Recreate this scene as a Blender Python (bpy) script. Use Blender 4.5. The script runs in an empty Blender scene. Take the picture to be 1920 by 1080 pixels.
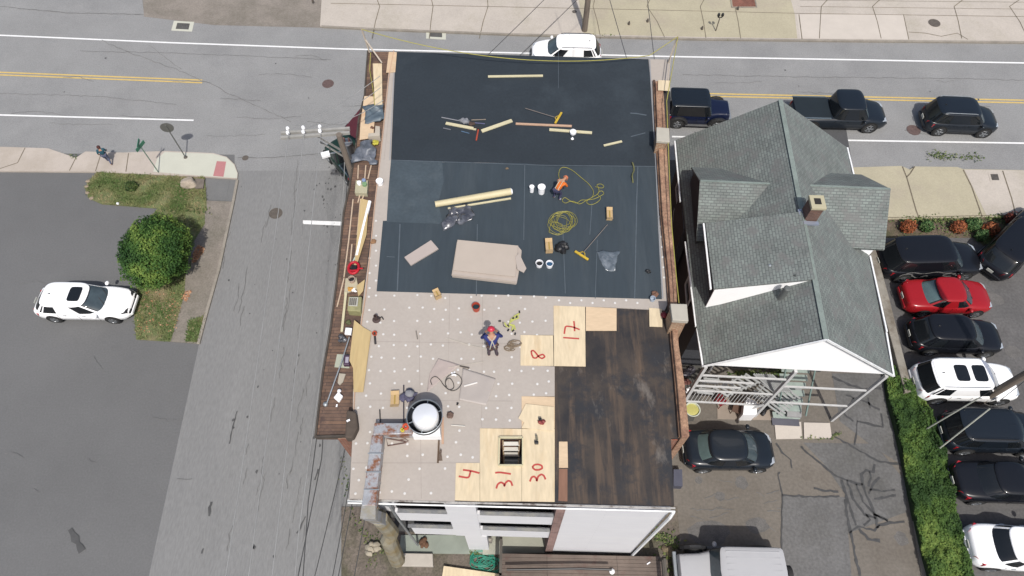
import bpy, bmesh, math, random
from mathutils import Vector, Matrix, noise
R = math.radians
random.seed(7)
scene = bpy.context.scene
COL = scene.collection
# ---------------------------------------------------------------- camera
CAM_H, TILT, FPX = 32.0, R(29.8), 1280.0
cd = bpy.data.cameras.new('camera'); cam = bpy.data.objects.new('camera', cd); COL.objects.link(cam)
cam.location = (0, 0, CAM_H); cam.rotation_euler = (TILT, 0, 0)
cd.sensor_width = 36; cd.lens = 36 * FPX / 1920; cd.clip_end = 2000; cd.clip_start = .1
scene.camera = cam
# ---------------------------------------------------------------- sky, sun, exposure
SUN_TO = Vector((-.13, .65, -1)).normalized()
w = bpy.data.worlds.new('World'); scene.world = w; w.use_nodes = True
nt = w.node_tree; bg = nt.nodes['Background']
sky = nt.nodes.new('ShaderNodeTexSky'); sky.sky_type = 'NISHITA'; sky.sun_disc = False
sky.sun_elevation = math.asin(-SUN_TO.z); sky.sun_rotation = math.atan2(-SUN_TO.x, -SUN_TO.y) % (2 * math.pi)
sky.air_density = 1.0; sky.dust_density = 3.0; sky.ozone_density = .6
nt.links.new(sky.outputs[0], bg.inputs[0]); bg.inputs[1].default_value = .12
sd = bpy.data.lights.new('sun', 'SUN'); sun = bpy.data.objects.new('sun', sd); COL.objects.link(sun)
sd.energy = 3.6; sd.angle = R(.9); sd.color = (1, .965, .91)
sun.rotation_euler = SUN_TO.to_track_quat('-Z', 'Y').to_euler(); sun.location = (0, 0, 60)
scene.view_settings.view_transform = 'Standard'; scene.view_settings.look = 'None'
scene.view_settings.exposure = .15; scene.view_settings.gamma = 1
# ---------------------------------------------------------------- surveying: photo pixel + height -> place
def P(px, py, z=0.0):
    dx = (px - 960) / FPX; dy = (py - 540) / FPX
    c = math.cos(TILT) + dy * math.sin(TILT); f = math.sin(TILT) - dy * math.cos(TILT)
    return Vector((dx / c * (CAM_H - z), f / c * (CAM_H - z), z))
def PW(px, py, a, b):     # the point of the vertical plane through a and b seen at the pixel
    q = P(px, py, 0) ; o = Vector((0, 0, CAM_H)); d = q - o
    n = Vector((b.y - a.y, a.x - b.x, 0)); t = (a - o).dot(n) / d.dot(n)
    return o + d * t
# ---------------------------------------------------------------- materials
def lin(c):
    return tuple((x / 255 / 12.92) if x / 255 <= .04045 else ((x / 255 + .055) / 1.055) ** 2.4 for x in c)
MATS = {}
class NT:
    def __init__(s, m): s.t = m.node_tree; s.b = s.t.nodes['Principled BSDF']
    def n(s, k, **kw):
        o = s.t.nodes.new('ShaderNode' + k)
        for a, v in kw.items():
            if a in o.bl_rna.properties: setattr(o, a, v)
            else: o.inputs[a.replace('_', ' ')].default_value = v
        return o
    def l(s, a, b): s.t.links.new(a, b)
def mat(name, col, rough=.85, metal=0., var=.12, scale=1.2, fine=0., fscale=30, bump=0., bscale=25, coat=0., col2=None, stretch=None, spec=.5, uv=False, c2pos=(.45, .62), alpha=1., trans=0.):
    if name in MATS: return MATS[name]
    m = bpy.data.materials.new(name); m.use_nodes = True; g = NT(m); b = g.b
    b.inputs['Roughness'].default_value = rough; b.inputs['Metallic'].default_value = metal
    b.inputs['Coat Weight'].default_value = coat; b.inputs['Coat Roughness'].default_value = .04
    b.inputs['Specular IOR Level'].default_value = spec; b.inputs['Alpha'].default_value = alpha
    b.inputs['Transmission Weight'].default_value = trans
    tc = g.n('TexCoord'); mp = g.n('Mapping'); g.l(tc.outputs['UV' if uv else 'Object'], mp.inputs[0])
    if stretch: mp.inputs['Scale'].default_value = stretch
    n1 = g.n('TexNoise', Scale=scale, Detail=6., Roughness=.62); g.l(mp.outputs[0], n1.inputs['Vector'])
    cur = g.n('Mix', data_type='RGBA')
    cur.inputs['A'].default_value = (*[c * (1 - var) for c in col], 1); cur.inputs['B'].default_value = (*[min(1, c * (1 + var)) for c in col], 1)
    mr = g.n('MapRange'); mr.inputs[1].default_value = .32; mr.inputs[2].default_value = .68
    g.l(n1.outputs['Fac'], mr.inputs[0]); g.l(mr.outputs[0], cur.inputs['Factor']); out = cur.outputs['Result']
    if col2:
        n3 = g.n('TexNoise', Scale=scale * .55, Detail=8., Roughness=.7); n3.noise_dimensions = '4D'; n3.inputs['W'].default_value = 3.3; g.l(mp.outputs[0], n3.inputs['Vector'])
        r3 = g.n('MapRange'); r3.inputs[1].default_value = c2pos[0]; r3.inputs[2].default_value = c2pos[1]; g.l(n3.outputs['Fac'], r3.inputs[0])
        mx = g.n('Mix', data_type='RGBA'); g.l(r3.outputs[0], mx.inputs['Factor']); g.l(out, mx.inputs['A']); mx.inputs['B'].default_value = (*col2, 1); out = mx.outputs['Result']
    if fine:
        n2 = g.n('TexNoise', Scale=fscale, Detail=3.); g.l(mp.outputs[0], n2.inputs['Vector'])
        r2 = g.n('MapRange'); r2.inputs[1].default_value = .3; r2.inputs[2].default_value = .7; r2.inputs[3].default_value = 1 - fine; r2.inputs[4].default_value = 1 + fine; g.l(n2.outputs['Fac'], r2.inputs[0])
        mu = g.n('VectorMath', operation='SCALE'); g.l(out, mu.inputs[0]); g.l(r2.outputs[0], mu.inputs['Scale']); out = mu.outputs[0]
    g.l(out, b.inputs['Base Color'])
    if bump:
        nb = g.n('TexNoise', Scale=bscale, Detail=4.); g.l(mp.outputs[0], nb.inputs['Vector'])
        bp = g.n('Bump', Strength=bump, Distance=.05); g.l(nb.outputs['Fac'], bp.inputs['Height']); g.l(bp.outputs[0], b.inputs['Normal'])
    m.diffuse_color = (*col, 1); MATS[name] = m; return m
def bricky(name, c1, c2, mortar, bw, bh, ms, rough=.9, scale_noise=1., off=.5, bump=.4, var=.35, rot=0, wear=None):
    m = bpy.data.materials.new(name); m.use_nodes = True; g = NT(m); g.b.inputs['Roughness'].default_value = rough
    tc = g.n('TexCoord'); br = g.n('TexBrick', Scale=1., offset=off)
    br.inputs['Color1'].default_value = (*c1, 1); br.inputs['Color2'].default_value = (*c2, 1); br.inputs['Mortar'].default_value = (*mortar, 1)
    br.inputs['Mortar Size'].default_value = ms; br.inputs['Brick Width'].default_value = bw; br.inputs['Row Height'].default_value = bh; br.inputs['Bias'].default_value = 0
    mpp = g.n('Mapping'); mpp.inputs['Rotation'].default_value = (0, 0, rot); g.l(tc.outputs['UV'], mpp.inputs[0]); g.l(mpp.outputs[0], br.inputs['Vector'])
    n = g.n('TexNoise', Scale=scale_noise, Detail=7., Roughness=.65); g.l(tc.outputs['UV'], n.inputs['Vector'])
    r = g.n('MapRange'); r.inputs[1].default_value = .3; r.inputs[2].default_value = .7; r.inputs[3].default_value = 1 - var; r.inputs[4].default_value = 1 + var; g.l(n.outputs['Fac'], r.inputs[0])
    mu = g.n('VectorMath', operation='SCALE'); g.l(br.outputs['Color'], mu.inputs[0]); g.l(r.outputs[0], mu.inputs['Scale']); out = mu.outputs[0]
    if wear:
        n3 = g.n('TexNoise', Scale=scale_noise * 1.7, Detail=9., Roughness=.7); n3.noise_dimensions = '4D'; n3.inputs['W'].default_value = 8; g.l(tc.outputs['UV'], n3.inputs['Vector'])
        r3 = g.n('MapRange'); r3.inputs[1].default_value = .5; r3.inputs[2].default_value = .64; g.l(n3.outputs['Fac'], r3.inputs[0])
        mx = g.n('Mix', data_type='RGBA'); g.l(r3.outputs[0], mx.inputs['Factor']); g.l(out, mx.inputs['A']); mx.inputs['B'].default_value = (*wear, 1); out = mx.outputs['Result']
    g.l(out, g.b.inputs['Base Color'])
    bp = g.n('Bump', Strength=bump, Distance=.02); g.l(br.outputs['Fac'], bp.inputs['Height']); bp.invert = True; g.l(bp.outputs[0], g.b.inputs['Normal'])
    m.diffuse_color = (*c1, 1); MATS[name] = m; return m
M = {}
def leafmat(name, a, b, c):
    m = bpy.data.materials.new(name); m.use_nodes = True; g = NT(m); g.b.inputs['Roughness'].default_value = .75; g.b.inputs['Specular IOR Level'].default_value = .25
    at = g.n('Attribute', attribute_name='tone'); cr = g.n('ValToRGB'); g.l(at.outputs['Fac'], cr.inputs[0])
    e = cr.color_ramp.elements; e[0].color = (*a, 1); e[1].color = (*c, 1); k = e.new(.5); k.color = (*b, 1)
    g.l(cr.outputs[0], g.b.inputs['Base Color']); m.diffuse_color = (*b, 1); return m
# ---------------------------------------------------------------- mesh builder
class MB:
    def __init__(s): s.v = []; s.f = []; s.tone = []
    def add(s, vs, fs):
        o = len(s.v); s.v += [Vector(v) for v in vs]; s.f += [tuple(i + o for i in f) for f in fs]; return s
    def poly(s, pts): return s.add(pts, [tuple(range(len(pts)))])
    def prism(s, pts, z0, z1):       # pts: XY list; z1 may be None to keep each point's own z as the top
        n = len(pts); a = sum(pts[i][0] * pts[(i + 1) % n][1] - pts[(i + 1) % n][0] * pts[i][1] for i in range(n))
        if a < 0: pts = pts[::-1]
        top = [(p[0], p[1], z1 if z1 is not None else p[2]) for p in pts]; bot = [(p[0], p[1], z0 if z1 is not None else p[2] - z0) for p in pts]
        return s.add(bot + top, [tuple(range(n))[::-1], tuple(range(n, 2 * n))] + [(i, (i + 1) % n, n + (i + 1) % n, n + i) for i in range(n)])
    def slab(s, px, z0, z1): return s.prism([P(x, y, z1) for x, y in px], z0, z1)
    def sheet(s, px, z): 
        p = [P(x, y, z) for x, y in px]; n = len(p)
        if sum(p[i].x * p[(i + 1) % n].y - p[(i + 1) % n].x * p[i].y for i in range(n)) < 0: p = p[::-1]
        return s.poly(p)
    def box(s, c, d, rz=0., M4=None):
        x, y, z = [k / 2 for k in d]; vs = [Vector((i * x, j * y, k * z)) for k in (-1, 1) for j in (-1, 1) for i in (-1, 1)]
        if M4 is None: M4 = Matrix.Rotation(rz, 3, 'Z')
        vs = [M4 @ v + Vector(c) for v in vs]
        return s.add(vs, [(0, 2, 3, 1), (4, 5, 7, 6), (0, 1, 5, 4), (2, 6, 7, 3), (0, 4, 6, 2), (1, 3, 7, 5)])
    def bar(s, a, b, w_, h_, up=(0, 0, 1)):
        a = Vector(a); b = Vector(b); d = b - a; x = d.normalized(); u = Vector(up)
        if abs(x.dot(u)) > .98: u = Vector((0, 1, 0))
        y = u.cross(x).normalized(); z = x.cross(y)
        return s.box((a + b) / 2, (d.length, w_, h_), M4=Matrix((x, y, z)).transposed())
    def tube(s, pts, r, n=6, cap=True, closed=False):
        pts = [Vector(p) for p in pts]; k = len(pts); o = len(s.v); prev = None
        for i, p in enumerate(pts):
            a = pts[(i - 1) % k] if closed else pts[max(i - 1, 0)]; b = pts[(i + 1) % k] if closed else pts[min(i + 1, k - 1)]
            t = (b - a); t = t.normalized() if t.length > 1e-9 else Vector((0, 0, 1))
            if prev is None:
                u = Vector((0, 0, 1)) if abs(t.z) < .9 else Vector((1, 0, 0)); prev = t.cross(u).normalized()
            x = prev - t * prev.dot(t); x = x.normalized() if x.length > 1e-6 else t.orthogonal().normalized(); prev = x; y = t.cross(x)
            rr = r[i] if isinstance(r, (list, tuple)) else r
            s.v += [p + (x * math.cos(2 * math.pi * j / n) + y * math.sin(2 * math.pi * j / n)) * rr for j in range(n)]
        for i in range(k if closed else k - 1):
            for j in range(n):
                a = o + i * n; b = o + ((i + 1) % k) * n; s.f.append((a + j, a + (j + 1) % n, b + (j + 1) % n, b + j))
        if cap and not closed: s.f += [tuple(o + j for j in range(n))[::-1], tuple(o + (k - 1) * n + j for j in range(n))]
        return s
    def cyl(s, a, b, r0, r1=None, n=16): return s.tube([a, b], [r0, r0 if r1 is None else r1], n)
    def lathe(s, c, prof, n=24, M3=None, cap=True):
        c = Vector(c); o = len(s.v); M3 = M3 or Matrix.Identity(3)
        for r, z in prof: s.v += [c + M3 @ Vector((r * math.cos(2 * math.pi * j / n), r * math.sin(2 * math.pi * j / n), z)) for j in range(n)]
        for i in range(len(prof) - 1):
            for j in range(n): a = o + i * n; b = a + n; s.f.append((a + j, a + (j + 1) % n, b + (j + 1) % n, b + j))
        if cap:
            if prof[0][0] > 1e-4: s.f.append(tuple(o + j for j in range(n))[::-1])
            if prof[-1][0] > 1e-4: s.f.append(tuple(o + (len(prof) - 1) * n + j for j in range(n)))
        return s
    def ribbon(s, pts, wd, th=.003):      # a flat strip lying on a surface
        pts = [Vector(p) for p in pts]; L = []; Rr = []
        for i, p in enumerate(pts):
            t = pts[min(i + 1, len(pts) - 1)] - pts[max(i - 1, 0)]; t.z = 0; t = t.normalized() if t.length > 1e-9 else Vector((1, 0, 0)); nn = Vector((-t.y, t.x, 0))
            w_ = (wd[i] if isinstance(wd, (list, tuple)) else wd) / 2; L.append(p + nn * w_); Rr.append(p - nn * w_)
        n = len(pts); o = len(s.v); s.v += L + Rr
        for i in range(n - 1): s.f.append((o + i, o + n + i, o + n + i + 1, o + i + 1))
        return s
    def loft(s, rings, cap=True):
        o = len(s.v); n = len(rings[0])
        for r in rings: s.v += [Vector(v) for v in r]
        for i in range(len(rings) - 1):
            for j in range(n): a = o + i * n; b = a + n; s.f.append((a + j, a + (j + 1) % n, b + (j + 1) % n, b + j))
        if cap: s.f += [tuple(o + j for j in range(n))[::-1], tuple(o + (len(rings) - 1) * n + j for j in range(n))]
        return s
    def plate(s, pts, th):                # sloping slab: top polygon pts, thickness straight down
        pts = [Vector(p) for p in pts]; n = len(pts)
        if sum(pts[i].x * pts[(i + 1) % n].y - pts[(i + 1) % n].x * pts[i].y for i in range(n)) < 0: pts = pts[::-1]
        return s.prism([tuple(p) for p in pts], th, None)
    def blob(s, c, r, seed=0, amp=.25, sub=2, fr=1.5):
        bm = bmesh.new(); bmesh.ops.create_icosphere(bm, subdivisions=sub, radius=1); c = Vector(c); rr = Vector(r if isinstance(r, (list, tuple)) else (r, r, r))
        vs = []
        for v in bm.verts:
            k = 1 + amp * noise.noise(v.co * fr + Vector((seed * 7.1, seed * 3.3, seed)))
            vs.append(c + Vector((v.co.x * rr.x, v.co.y * rr.y, v.co.z * rr.z)) * k)
        s.add(vs, [tuple(v.index for v in f.verts) for f in bm.faces]); bm.free(); return s
    def cloth(s, px, z, amp=.08, nx=16, ny=12, seed=0, th=0., base=.01, fr=6):   # crumpled sheet over a 4-corner px quad
        a, b, c, d = [P(x, y, z) for x, y in px]; o = len(s.v)
        for j in range(ny + 1):
            for i in range(nx + 1):
                u = i / nx; v = j / ny; p = (a * (1 - u) + b * u) * (1 - v) + (d * (1 - u) + c * u) * v
                q = p * fr / 3 + Vector((seed, seed * 2, 0)); k = abs(noise.noise(q)) * 1.6 + .5 * abs(noise.noise(q * 2.3)); e = min(1, 4 * min(u, 1 - u, v, 1 - v) + .15)
                wob = Vector((noise.noise(q * 1.3 + Vector((5, 0, 0))), noise.noise(q * 1.3 + Vector((0, 9, 0))), 0)) * amp
                s.v.append(p + wob + Vector((0, 0, base + amp * k * e)))
        for j in range(ny):
            for i in range(nx): q = o + j * (nx + 1) + i; s.f.append((q, q + 1, q + nx + 2, q + nx + 1))
        return s
    def build(s, name, m, parent=None, smooth=False, bevel=0., sub=0, solid=0., local=False, ang=40):
        me = bpy.data.meshes.new(name); off = Vector((0, 0, 0))
        if parent is not None and not local:
            q = parent
            while q is not None: off += q.location; q = q.parent
        vs = [v - off for v in s.v]; me.from_pydata(vs, [], s.f)
        uv = me.uv_layers.new(name='UVMap'); d = [0.0] * (2 * len(me.loops))
        for p in me.polygons:
            nrm = p.normal
            if abs(nrm.z) > .999: U = Vector((1, 0, 0)); V = Vector((0, 1, 0))
            else: U = Vector((-nrm.y, nrm.x, 0)).normalized(); V = nrm.cross(U)
            for li in p.loop_indices: c = me.vertices[me.loops[li].vertex_index].co + off; d[2 * li] = c.dot(U); d[2 * li + 1] = c.dot(V)
        uv.data.foreach_set('uv', d)
        if smooth:
            for p in me.polygons: p.use_smooth = True
            me.set_sharp_from_angle(angle=R(ang))
        if s.tone:
            at = me.attributes.new('tone', 'FLOAT', 'POINT'); at.data.foreach_set('value', s.tone)
        me.materials.append(m); o = bpy.data.objects.new(name, me); COL.objects.link(o); o.parent = parent
        if solid: k = o.modifiers.new('t', 'SOLIDIFY'); k.thickness = solid; k.offset = 0
        if bevel: k = o.modifiers.new('b', 'BEVEL'); k.width = bevel; k.segments = 2; k.limit_method = 'ANGLE'
        if sub: k = o.modifiers.new('s', 'SUBSURF'); k.levels = sub; k.render_levels = sub
        return o
def thing(name, label, cat, loc=(0, 0, 0), rz=0., group=None):
    o = bpy.data.objects.new(name, None); o.empty_display_size = .3; COL.objects.link(o); o.location = loc; o.rotation_euler = (0, 0, rz)
    o['label'] = label; o['category'] = cat
    if group: o['group'] = group
    return o
def tag(o, label, cat, group=None):
    o['label'] = label; o['category'] = cat
    if group: o['group'] = group
    return o
def struct(o, label=None):
    o['kind'] = 'structure'
    if label: o['label'] = label
    return o
def leaf_quads(mb, pts, size, up=.5, tone=None):
    for i, (p, nrm) in enumerate(pts):
        d = (nrm * (1 - up) + Vector((0, 0, up)) + Vector((random.gauss(0, .45), random.gauss(0, .45), random.gauss(0, .3)))).normalized()
        x = d.orthogonal().normalized(); x.rotate(Matrix.Rotation(random.uniform(0, 6.3), 3, d)); y = d.cross(x); s = size * random.uniform(.6, 1.3)
        mb.add([p - x * s * .5, p + y * s * .32, p + x * s * .55, p - y * s * .32], [(0, 1, 2, 3)])
        t = tone(p) if tone else random.random(); mb.tone += [min(1, max(0, t + random.uniform(-.22, .22)))] * 4
# ================================================================ SETTING: ground, roads, pavements
EXPO = 1.65
def A(r, g, b, k=1.0): return tuple(min(.9, x / EXPO * k) for x in lin((r, g, b)))
M['road'] = mat('road asphalt', A(163, 163, 162), .92, var=.07, scale=.35, fine=.14, fscale=14, bump=.25, bscale=60, col2=A(148, 148, 148), c2pos=(.5, .75))
M['road2'] = mat('side road asphalt', A(150, 150, 149), .92, var=.05, scale=.5, fine=.1, fscale=14, bump=.2, bscale=60, col2=A(141, 141, 141), c2pos=(.5, .8), stretch=(1, .22, 1))
M['lot'] = mat('dark lot asphalt', A(125, 125, 125), .9, var=.04, scale=.2, fine=.08, fscale=12, bump=.2, bscale=60, col2=A(113, 113, 113), c2pos=(.4, .75))
M['lot2'] = mat('right lot asphalt', A(112, 110, 109), .92, var=.14, scale=.4, fine=.16, fscale=8, bump=.2, bscale=60, col2=A(92, 90, 89), c2pos=(.5, .7))
M['drive'] = mat('brown worn driveway', A(133, 126, 117), .95, var=.08, scale=.5, fine=.1, fscale=8, bump=.2, bscale=50, col2=A(118, 110, 100), c2pos=(.5, .7))
M['drive2'] = mat('grey driveway', A(124, 123, 122), .95, var=.1, scale=.5, fine=.14, fscale=8, bump=.3, bscale=50, col2=A(108, 107, 104))
M['patch'] = mat('fresh dark asphalt', A(92, 93, 95), .9, var=.06, scale=.8, fine=.12, fscale=14, bump=.2)
M['brownasph'] = mat('brown grey asphalt', A(160, 151, 141), .95, var=.1, scale=.7, fine=.14, fscale=10, bump=.2, col2=A(138, 131, 120))
M['conc'] = mat('pale pavement concrete', A(214, 204, 192), .9, var=.06, scale=.5, fine=.07, fscale=12, bump=.12, col2=A(196, 187, 170), c2pos=(.5, .7))
M['conc2'] = mat('yellowish pavement concrete', A(202, 193, 166), .9, var=.06, scale=.5, fine=.07, fscale=12, bump=.12, col2=A(190, 178, 160), c2pos=(.5, .7))
M['concnew'] = mat('new ramp concrete', A(222, 222, 206), .9, var=.03, scale=1, fine=.04)
M['conclight'] = mat('light slab concrete', A(226, 216, 204), .9, var=.04, scale=1, fine=.05)
M['kerb'] = mat('kerb stone', A(168, 160, 148), .9, var=.14, scale=2, fine=.15)
M['walkbrown'] = mat('old brown pavement', A(156, 147, 137), .95, var=.1, scale=.8, fine=.16, fscale=12, col2=A(136, 130, 118), bump=.2)
M['joint'] = mat('joint dirt', A(128, 118, 100), .95, var=.3, scale=3)
M['seal'] = mat('crack sealant', A(78, 78, 78), .6, var=.25, scale=4)
M['crack'] = mat('old crack', A(128, 128, 127), .95, var=.2, scale=3)
M['white'] = mat('white road paint', (.68, .68, .67), .7, var=.05, scale=3, fine=.06, fscale=20)
M['yellow'] = mat('yellow road paint', A(238, 205, 120), .7, var=.08, scale=3, fine=.1, fscale=20)
M['red_pad'] = mat('red tactile paving', A(205, 140, 140), .8, var=.06, scale=6)
M['soil'] = mat('bare soil', A(120, 104, 90), 1, var=.25, scale=1.5, fine=.3, fscale=14, bump=.6, col2=A(96, 96, 66))
M['turf'] = mat('turf', A(120, 130, 84), 1, var=.2, scale=1.2, fine=.3, fscale=18, bump=.6, col2=A(150, 138, 104), c2pos=(.48, .6))
M['yard'] = mat('yard dirt', A(128, 118, 108), 1, var=.18, scale=1.2, fine=.25, fscale=12, bump=.4, col2=A(104, 100, 82))
M['dark'] = mat('shaded passage paving', A(96, 94, 90), 1, var=.2, scale=1, fine=.2)  # shade of the narrow passage is put into this darker paving colour

def gslab(name, px, z0, z1, m, bevel=0.): return struct(MB().slab(px, z0, z1).build(name, m, bevel=bevel))
def gsheet(name, px, z, m): return struct(MB().sheet(px, z).build(name, m))
g = MB(); g.add([(-400, -300, 0), (400, -300, 0), (400, 500, 0), (-400, 500, 0)], [(0, 1, 2, 3)])
struct(g.build('ground', M['lot']))
# side road and main road
gsheet('side_road', [(440, 290), (446, 340), (437, 372), (412, 500), (374, 642), (278, 1085), (250, 1200), (760, 1200), (720, 290)], .004, M['road2'])
gsheet('main_road', [(-300, 5), (270, 24), (603, 40), (960, 58), (1300, 66), (1920, 72), (2300, 78), (2300, 330), (1595, 330), (1270, 320), (440, 320), (440, 290), (-300, 285)], .008, M['road'])
gsheet('road_beyond', [(-300, -60), (-300, 8), (270, 26), (260, -60)], .012, M['road'])
gsheet('side_drive', [(262, -80), (270, 31), (402, 47), (603, 52), (620, -80)], .016, M['brownasph'])
# far pavement
gslab('far_pavement', [(613, -160), (600, 48), (700, 54), (960, 63), (1150, 69), (1300, 72), (1550, 75), (1800, 78), (2300, 82), (2300, -160)], 0, .13, M['conc'])
struct(MB().sheet([(1060, -160), (1095, 64), (1300, 69), (1495, 72), (1490, 26), (1440, -160)], .134).build('far_pavement', M['conc2']))
struct(MB().sheet([(1493, 27), (1500, 72), (1704, 74), (1695, 27)], .138).build('far_pavement', M['conclight']))
j = MB()
def jl(px, z, wd=.05): j.ribbon([P(x, y, z) for x, y in px], wd)
for x0, x1 in ((712, 704), (812, 808), (915, 906), (1112, 1120), (1213, 1232), (1313, 1319), (1378, 1384), (1540, 1538), (1636, 1645), (1789, 1797), (1893, 1912)): jl([(x0 + (x0 - 960) * .05, -20), (x0, 12), (x1, 40), (x1 + (x1 - x0) * .8, 72)], .142)
jl([(620, 6), (1200, 18), (1500, 25), (1920, 31)], .142, .04); jl([(1500, 12), (1920, 17)], .142, .03); jl([(1500, 0), (1920, 4)], .142, .03)
jl([(1498, 27), (1504, 74)], .142, .06); jl([(1694, 27), (1704, 74)], .142, .05)
jl([(1704, 60), (1735, 62), (1765, 68), (1795, 62), (1815, 74)], .142, .05)
struct(j.build('pavement_joints', M['joint']))
k = MB()
for a, b in (((603, 50), (700, 55)), ((700, 55), (960, 65)), ((960, 65), (1300, 73.5)), ((1300, 73.5), (1600, 77)), ((1600, 77), (2300, 83))): k.bar(P(*a, .075), P(*b, .075), .14, .15)
struct(k.build('kerb', M['kerb'], bevel=.02))
# near pavement left of the side road, with its new corner ramp
gslab('near_pavement', [(-300, 270), (0, 275), (90, 278), (128, 291), (142, 296), (160, 284), (230, 286), (310, 283), (400, 287), (425, 294), (440, 308), (446, 325), (445, 335), (380, 331), (180, 322), (-300, 318)], 0, .11, mat('pinkish pavement', A(212, 200, 188), .9, var=.05, scale=.7, fine=.07, col2=A(198, 186, 172)))
struct(MB().sheet([(309, 285), (400, 288.5), (425, 295.5), (439, 309), (445, 325), (444, 334), (380, 330), (287, 322), (295, 297)], .116).build('pavement_ramp', M['concnew']))
struct(MB().sheet([(406.5, 302), (424, 303), (419, 331.5), (399.5, 330)], .121).build('tactile_paving', M['red_pad']))
j = MB()
for a, b in (((47, 277), (33, 305)), ((33, 305), (0, 316)), ((142, 296), (130, 320)), ((190, 286), (179, 321)), ((241, 287), (236, 322))): j.ribbon([P(*a, .117), P(*b, .117)], .05)
struct(j.build('pavement_joints', M['joint']))
gsheet('dark_tarmac_patch', [(384, 335), (446, 337), (438, 377), (384, 374)], .02, mat('grey patch', A(132, 132, 131), .9, var=.06, fine=.1))
# brown path beside the side road with kerb, and grass
gslab('brown_path', [(384, 376), (436, 378), (410, 505), (386, 590), (372, 644), (318, 640), (344, 560), (352, 470), (370, 420)], 0, .06, M['walkbrown'])
k = MB(); pts = [P(445, 338, .05), P(438, 376, .05), P(411, 503, .05), P(386, 592, .05), P(372, 645, .05)]
for a, b in zip(pts, pts[1:]): k.bar(a, b, .16, .12)
struct(k.build('kerb', M['kerb'], bevel=.02))
isl1 = [(182, 323), (384, 333), (386, 362), (388, 395), (375, 398), (305, 391), (190, 382), (166, 371), (161, 352), (168, 336)]
isl2 = [(300, 385), (384, 385), (384, 420), (352, 470), (345, 555), (320, 640), (255, 636), (252, 590), (258, 545), (250, 500), (262, 430)]
gslab('grass_island', isl1, 0, .07, M['turf']); gslab('grass_strip', isl2, 0, .066, M['turf'])
struct(MB().slab([(355, 600), (385, 592), (372, 642), (348, 640)], 0, .072).build('grass_verge', M['turf']))
gr = MB(); 
def inside(pt, poly):
    x, y = pt; c = False
    for i in range(len(poly)):
        (x1, y1), (x2, y2) = poly[i], poly[i - 1]
        if (y1 > y) != (y2 > y) and x < (x2 - x1) * (y - y1) / (y2 - y1) + x1: c = not c
    return c
def scatter(poly, n):
    xs = [p[0] for p in poly]; ys = [p[1] for p in poly]; out = []
    while len(out) < n:
        q = (random.uniform(min(xs), max(xs)), random.uniform(min(ys), max(ys)))
        if inside(q, poly): out.append(q)
    return out
for poly, n in ((isl1, 5200), (isl2, 3800), ([(355, 600), (385, 592), (372, 642), (348, 640)], 300)):
    for q in scatter(poly, n):
        p = P(*q, .07); nz = noise.noise(p * .8)
        if nz < -.12 and random.random() < .8: continue
        for _ in range(2):
            a = random.uniform(0, 6.3); h = random.uniform(.05, .13); d = Vector((math.cos(a), math.sin(a), 0)); e = Vector((-d.y, d.x, 0)) * .022; o = p + d * random.uniform(0, .08)
            gr.add([o - e, o + e, o + d * h * .8 + Vector((0, 0, h))], [(0, 1, 2)]); t = min(1, max(0, .5 + nz * 1.6 + random.uniform(-.25, .25))); gr.tone += [t] * 3
M['grassblade'] = leafmat('grass blades', A(178, 164, 122), A(136, 142, 92), A(98, 124, 66))
gg = gr.build('grass', M['grassblade']); gg['kind'] = 'stuff'; gg['label'] = 'short patchy grass on the corner island and strip'
# right pavement, planting bed, right lot, driveway
gslab('right_pavement', [(1270, 322), (1595, 314), (1690, 311), (1706, 318), (1715, 312), (1795, 313), (1806, 317), (1920, 319), (2300, 325), (2300, 400), (1920, 405), (1790, 408), (1560, 412), (1270, 410)], 0, .11, M['conc2'])
struct(MB().sheet([(1808, 318), (2300, 325), (2300, 398), (1850, 404)], .115).build('right_pavement', M['conc']))
j = MB()
for px in ([(1692, 312), (1700, 332), (1718, 395), (1724, 410)], [(1806, 318), (1822, 350), (1842, 407)], [(1880, 320), (1897, 372), (1905, 405)], [(1715, 312), (1706, 326), (1700, 332)]): j.ribbon([P(x, y, .12) for x, y in px], .07)
j.ribbon([P(x, y, .12) for x, y in ((1560, 409), (1725, 407), (1920, 402))], .05)
struct(j.build('pavement_joints', M['joint']))
gsheet('planting_bed', [(1560, 412), (1790, 408), (1960, 404), (1960, 470), (1850, 470), (1830, 446), (1640, 446), (1560, 470)], .01, M['soil'])
gsheet('right_parking_lot', [(1560, 450), (1830, 446), (1960, 440), (2300, 430), (2300, 1300), (1760, 1300), (1690, 700), (1635, 470)], .006, M['lot2'])
gsheet('driveway', [(1180, 300), (1275, 300), (1640, 470), (1700, 735), (1760, 1300), (1000, 1300), (1180, 800)], .012, M['drive'])
gsheet('driveway_patch', [(1467, 928), (1585, 932), (1606, 1200), (1462, 1200)], .016, M['drive2'])
gsheet('driveway_patch', [(1506, 830), (1640, 832), (1700, 905), (1700, 960), (1590, 1000), (1587, 930), (1545, 870)], .020, M['drive2'])
gsheet('driveway_patch', [(1560, 700), (1660, 700), (1690, 800), (1705, 880), (1640, 840), (1575, 790)], .024, M['drive2'])
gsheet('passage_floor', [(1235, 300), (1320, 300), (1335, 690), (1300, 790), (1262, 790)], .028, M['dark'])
gslab('pavement_slab', [(1452, 790), (1502, 791), (1504, 822), (1455, 823)], 0, .08, M['conclight'])
gslab('pavement_slab', [(1507, 792), (1556, 793), (1560, 821), (1508, 822)], 0, .08, M['conclight'])
gslab('driveway_edge', [(1655, 700), (1668, 760), (1690, 850), (1708, 950), (1730, 1090), (1742, 1090), (1716, 950), (1700, 850), (1676, 760), (1662, 700)], 0, .07, M['kerb'])
s = MB()
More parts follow.
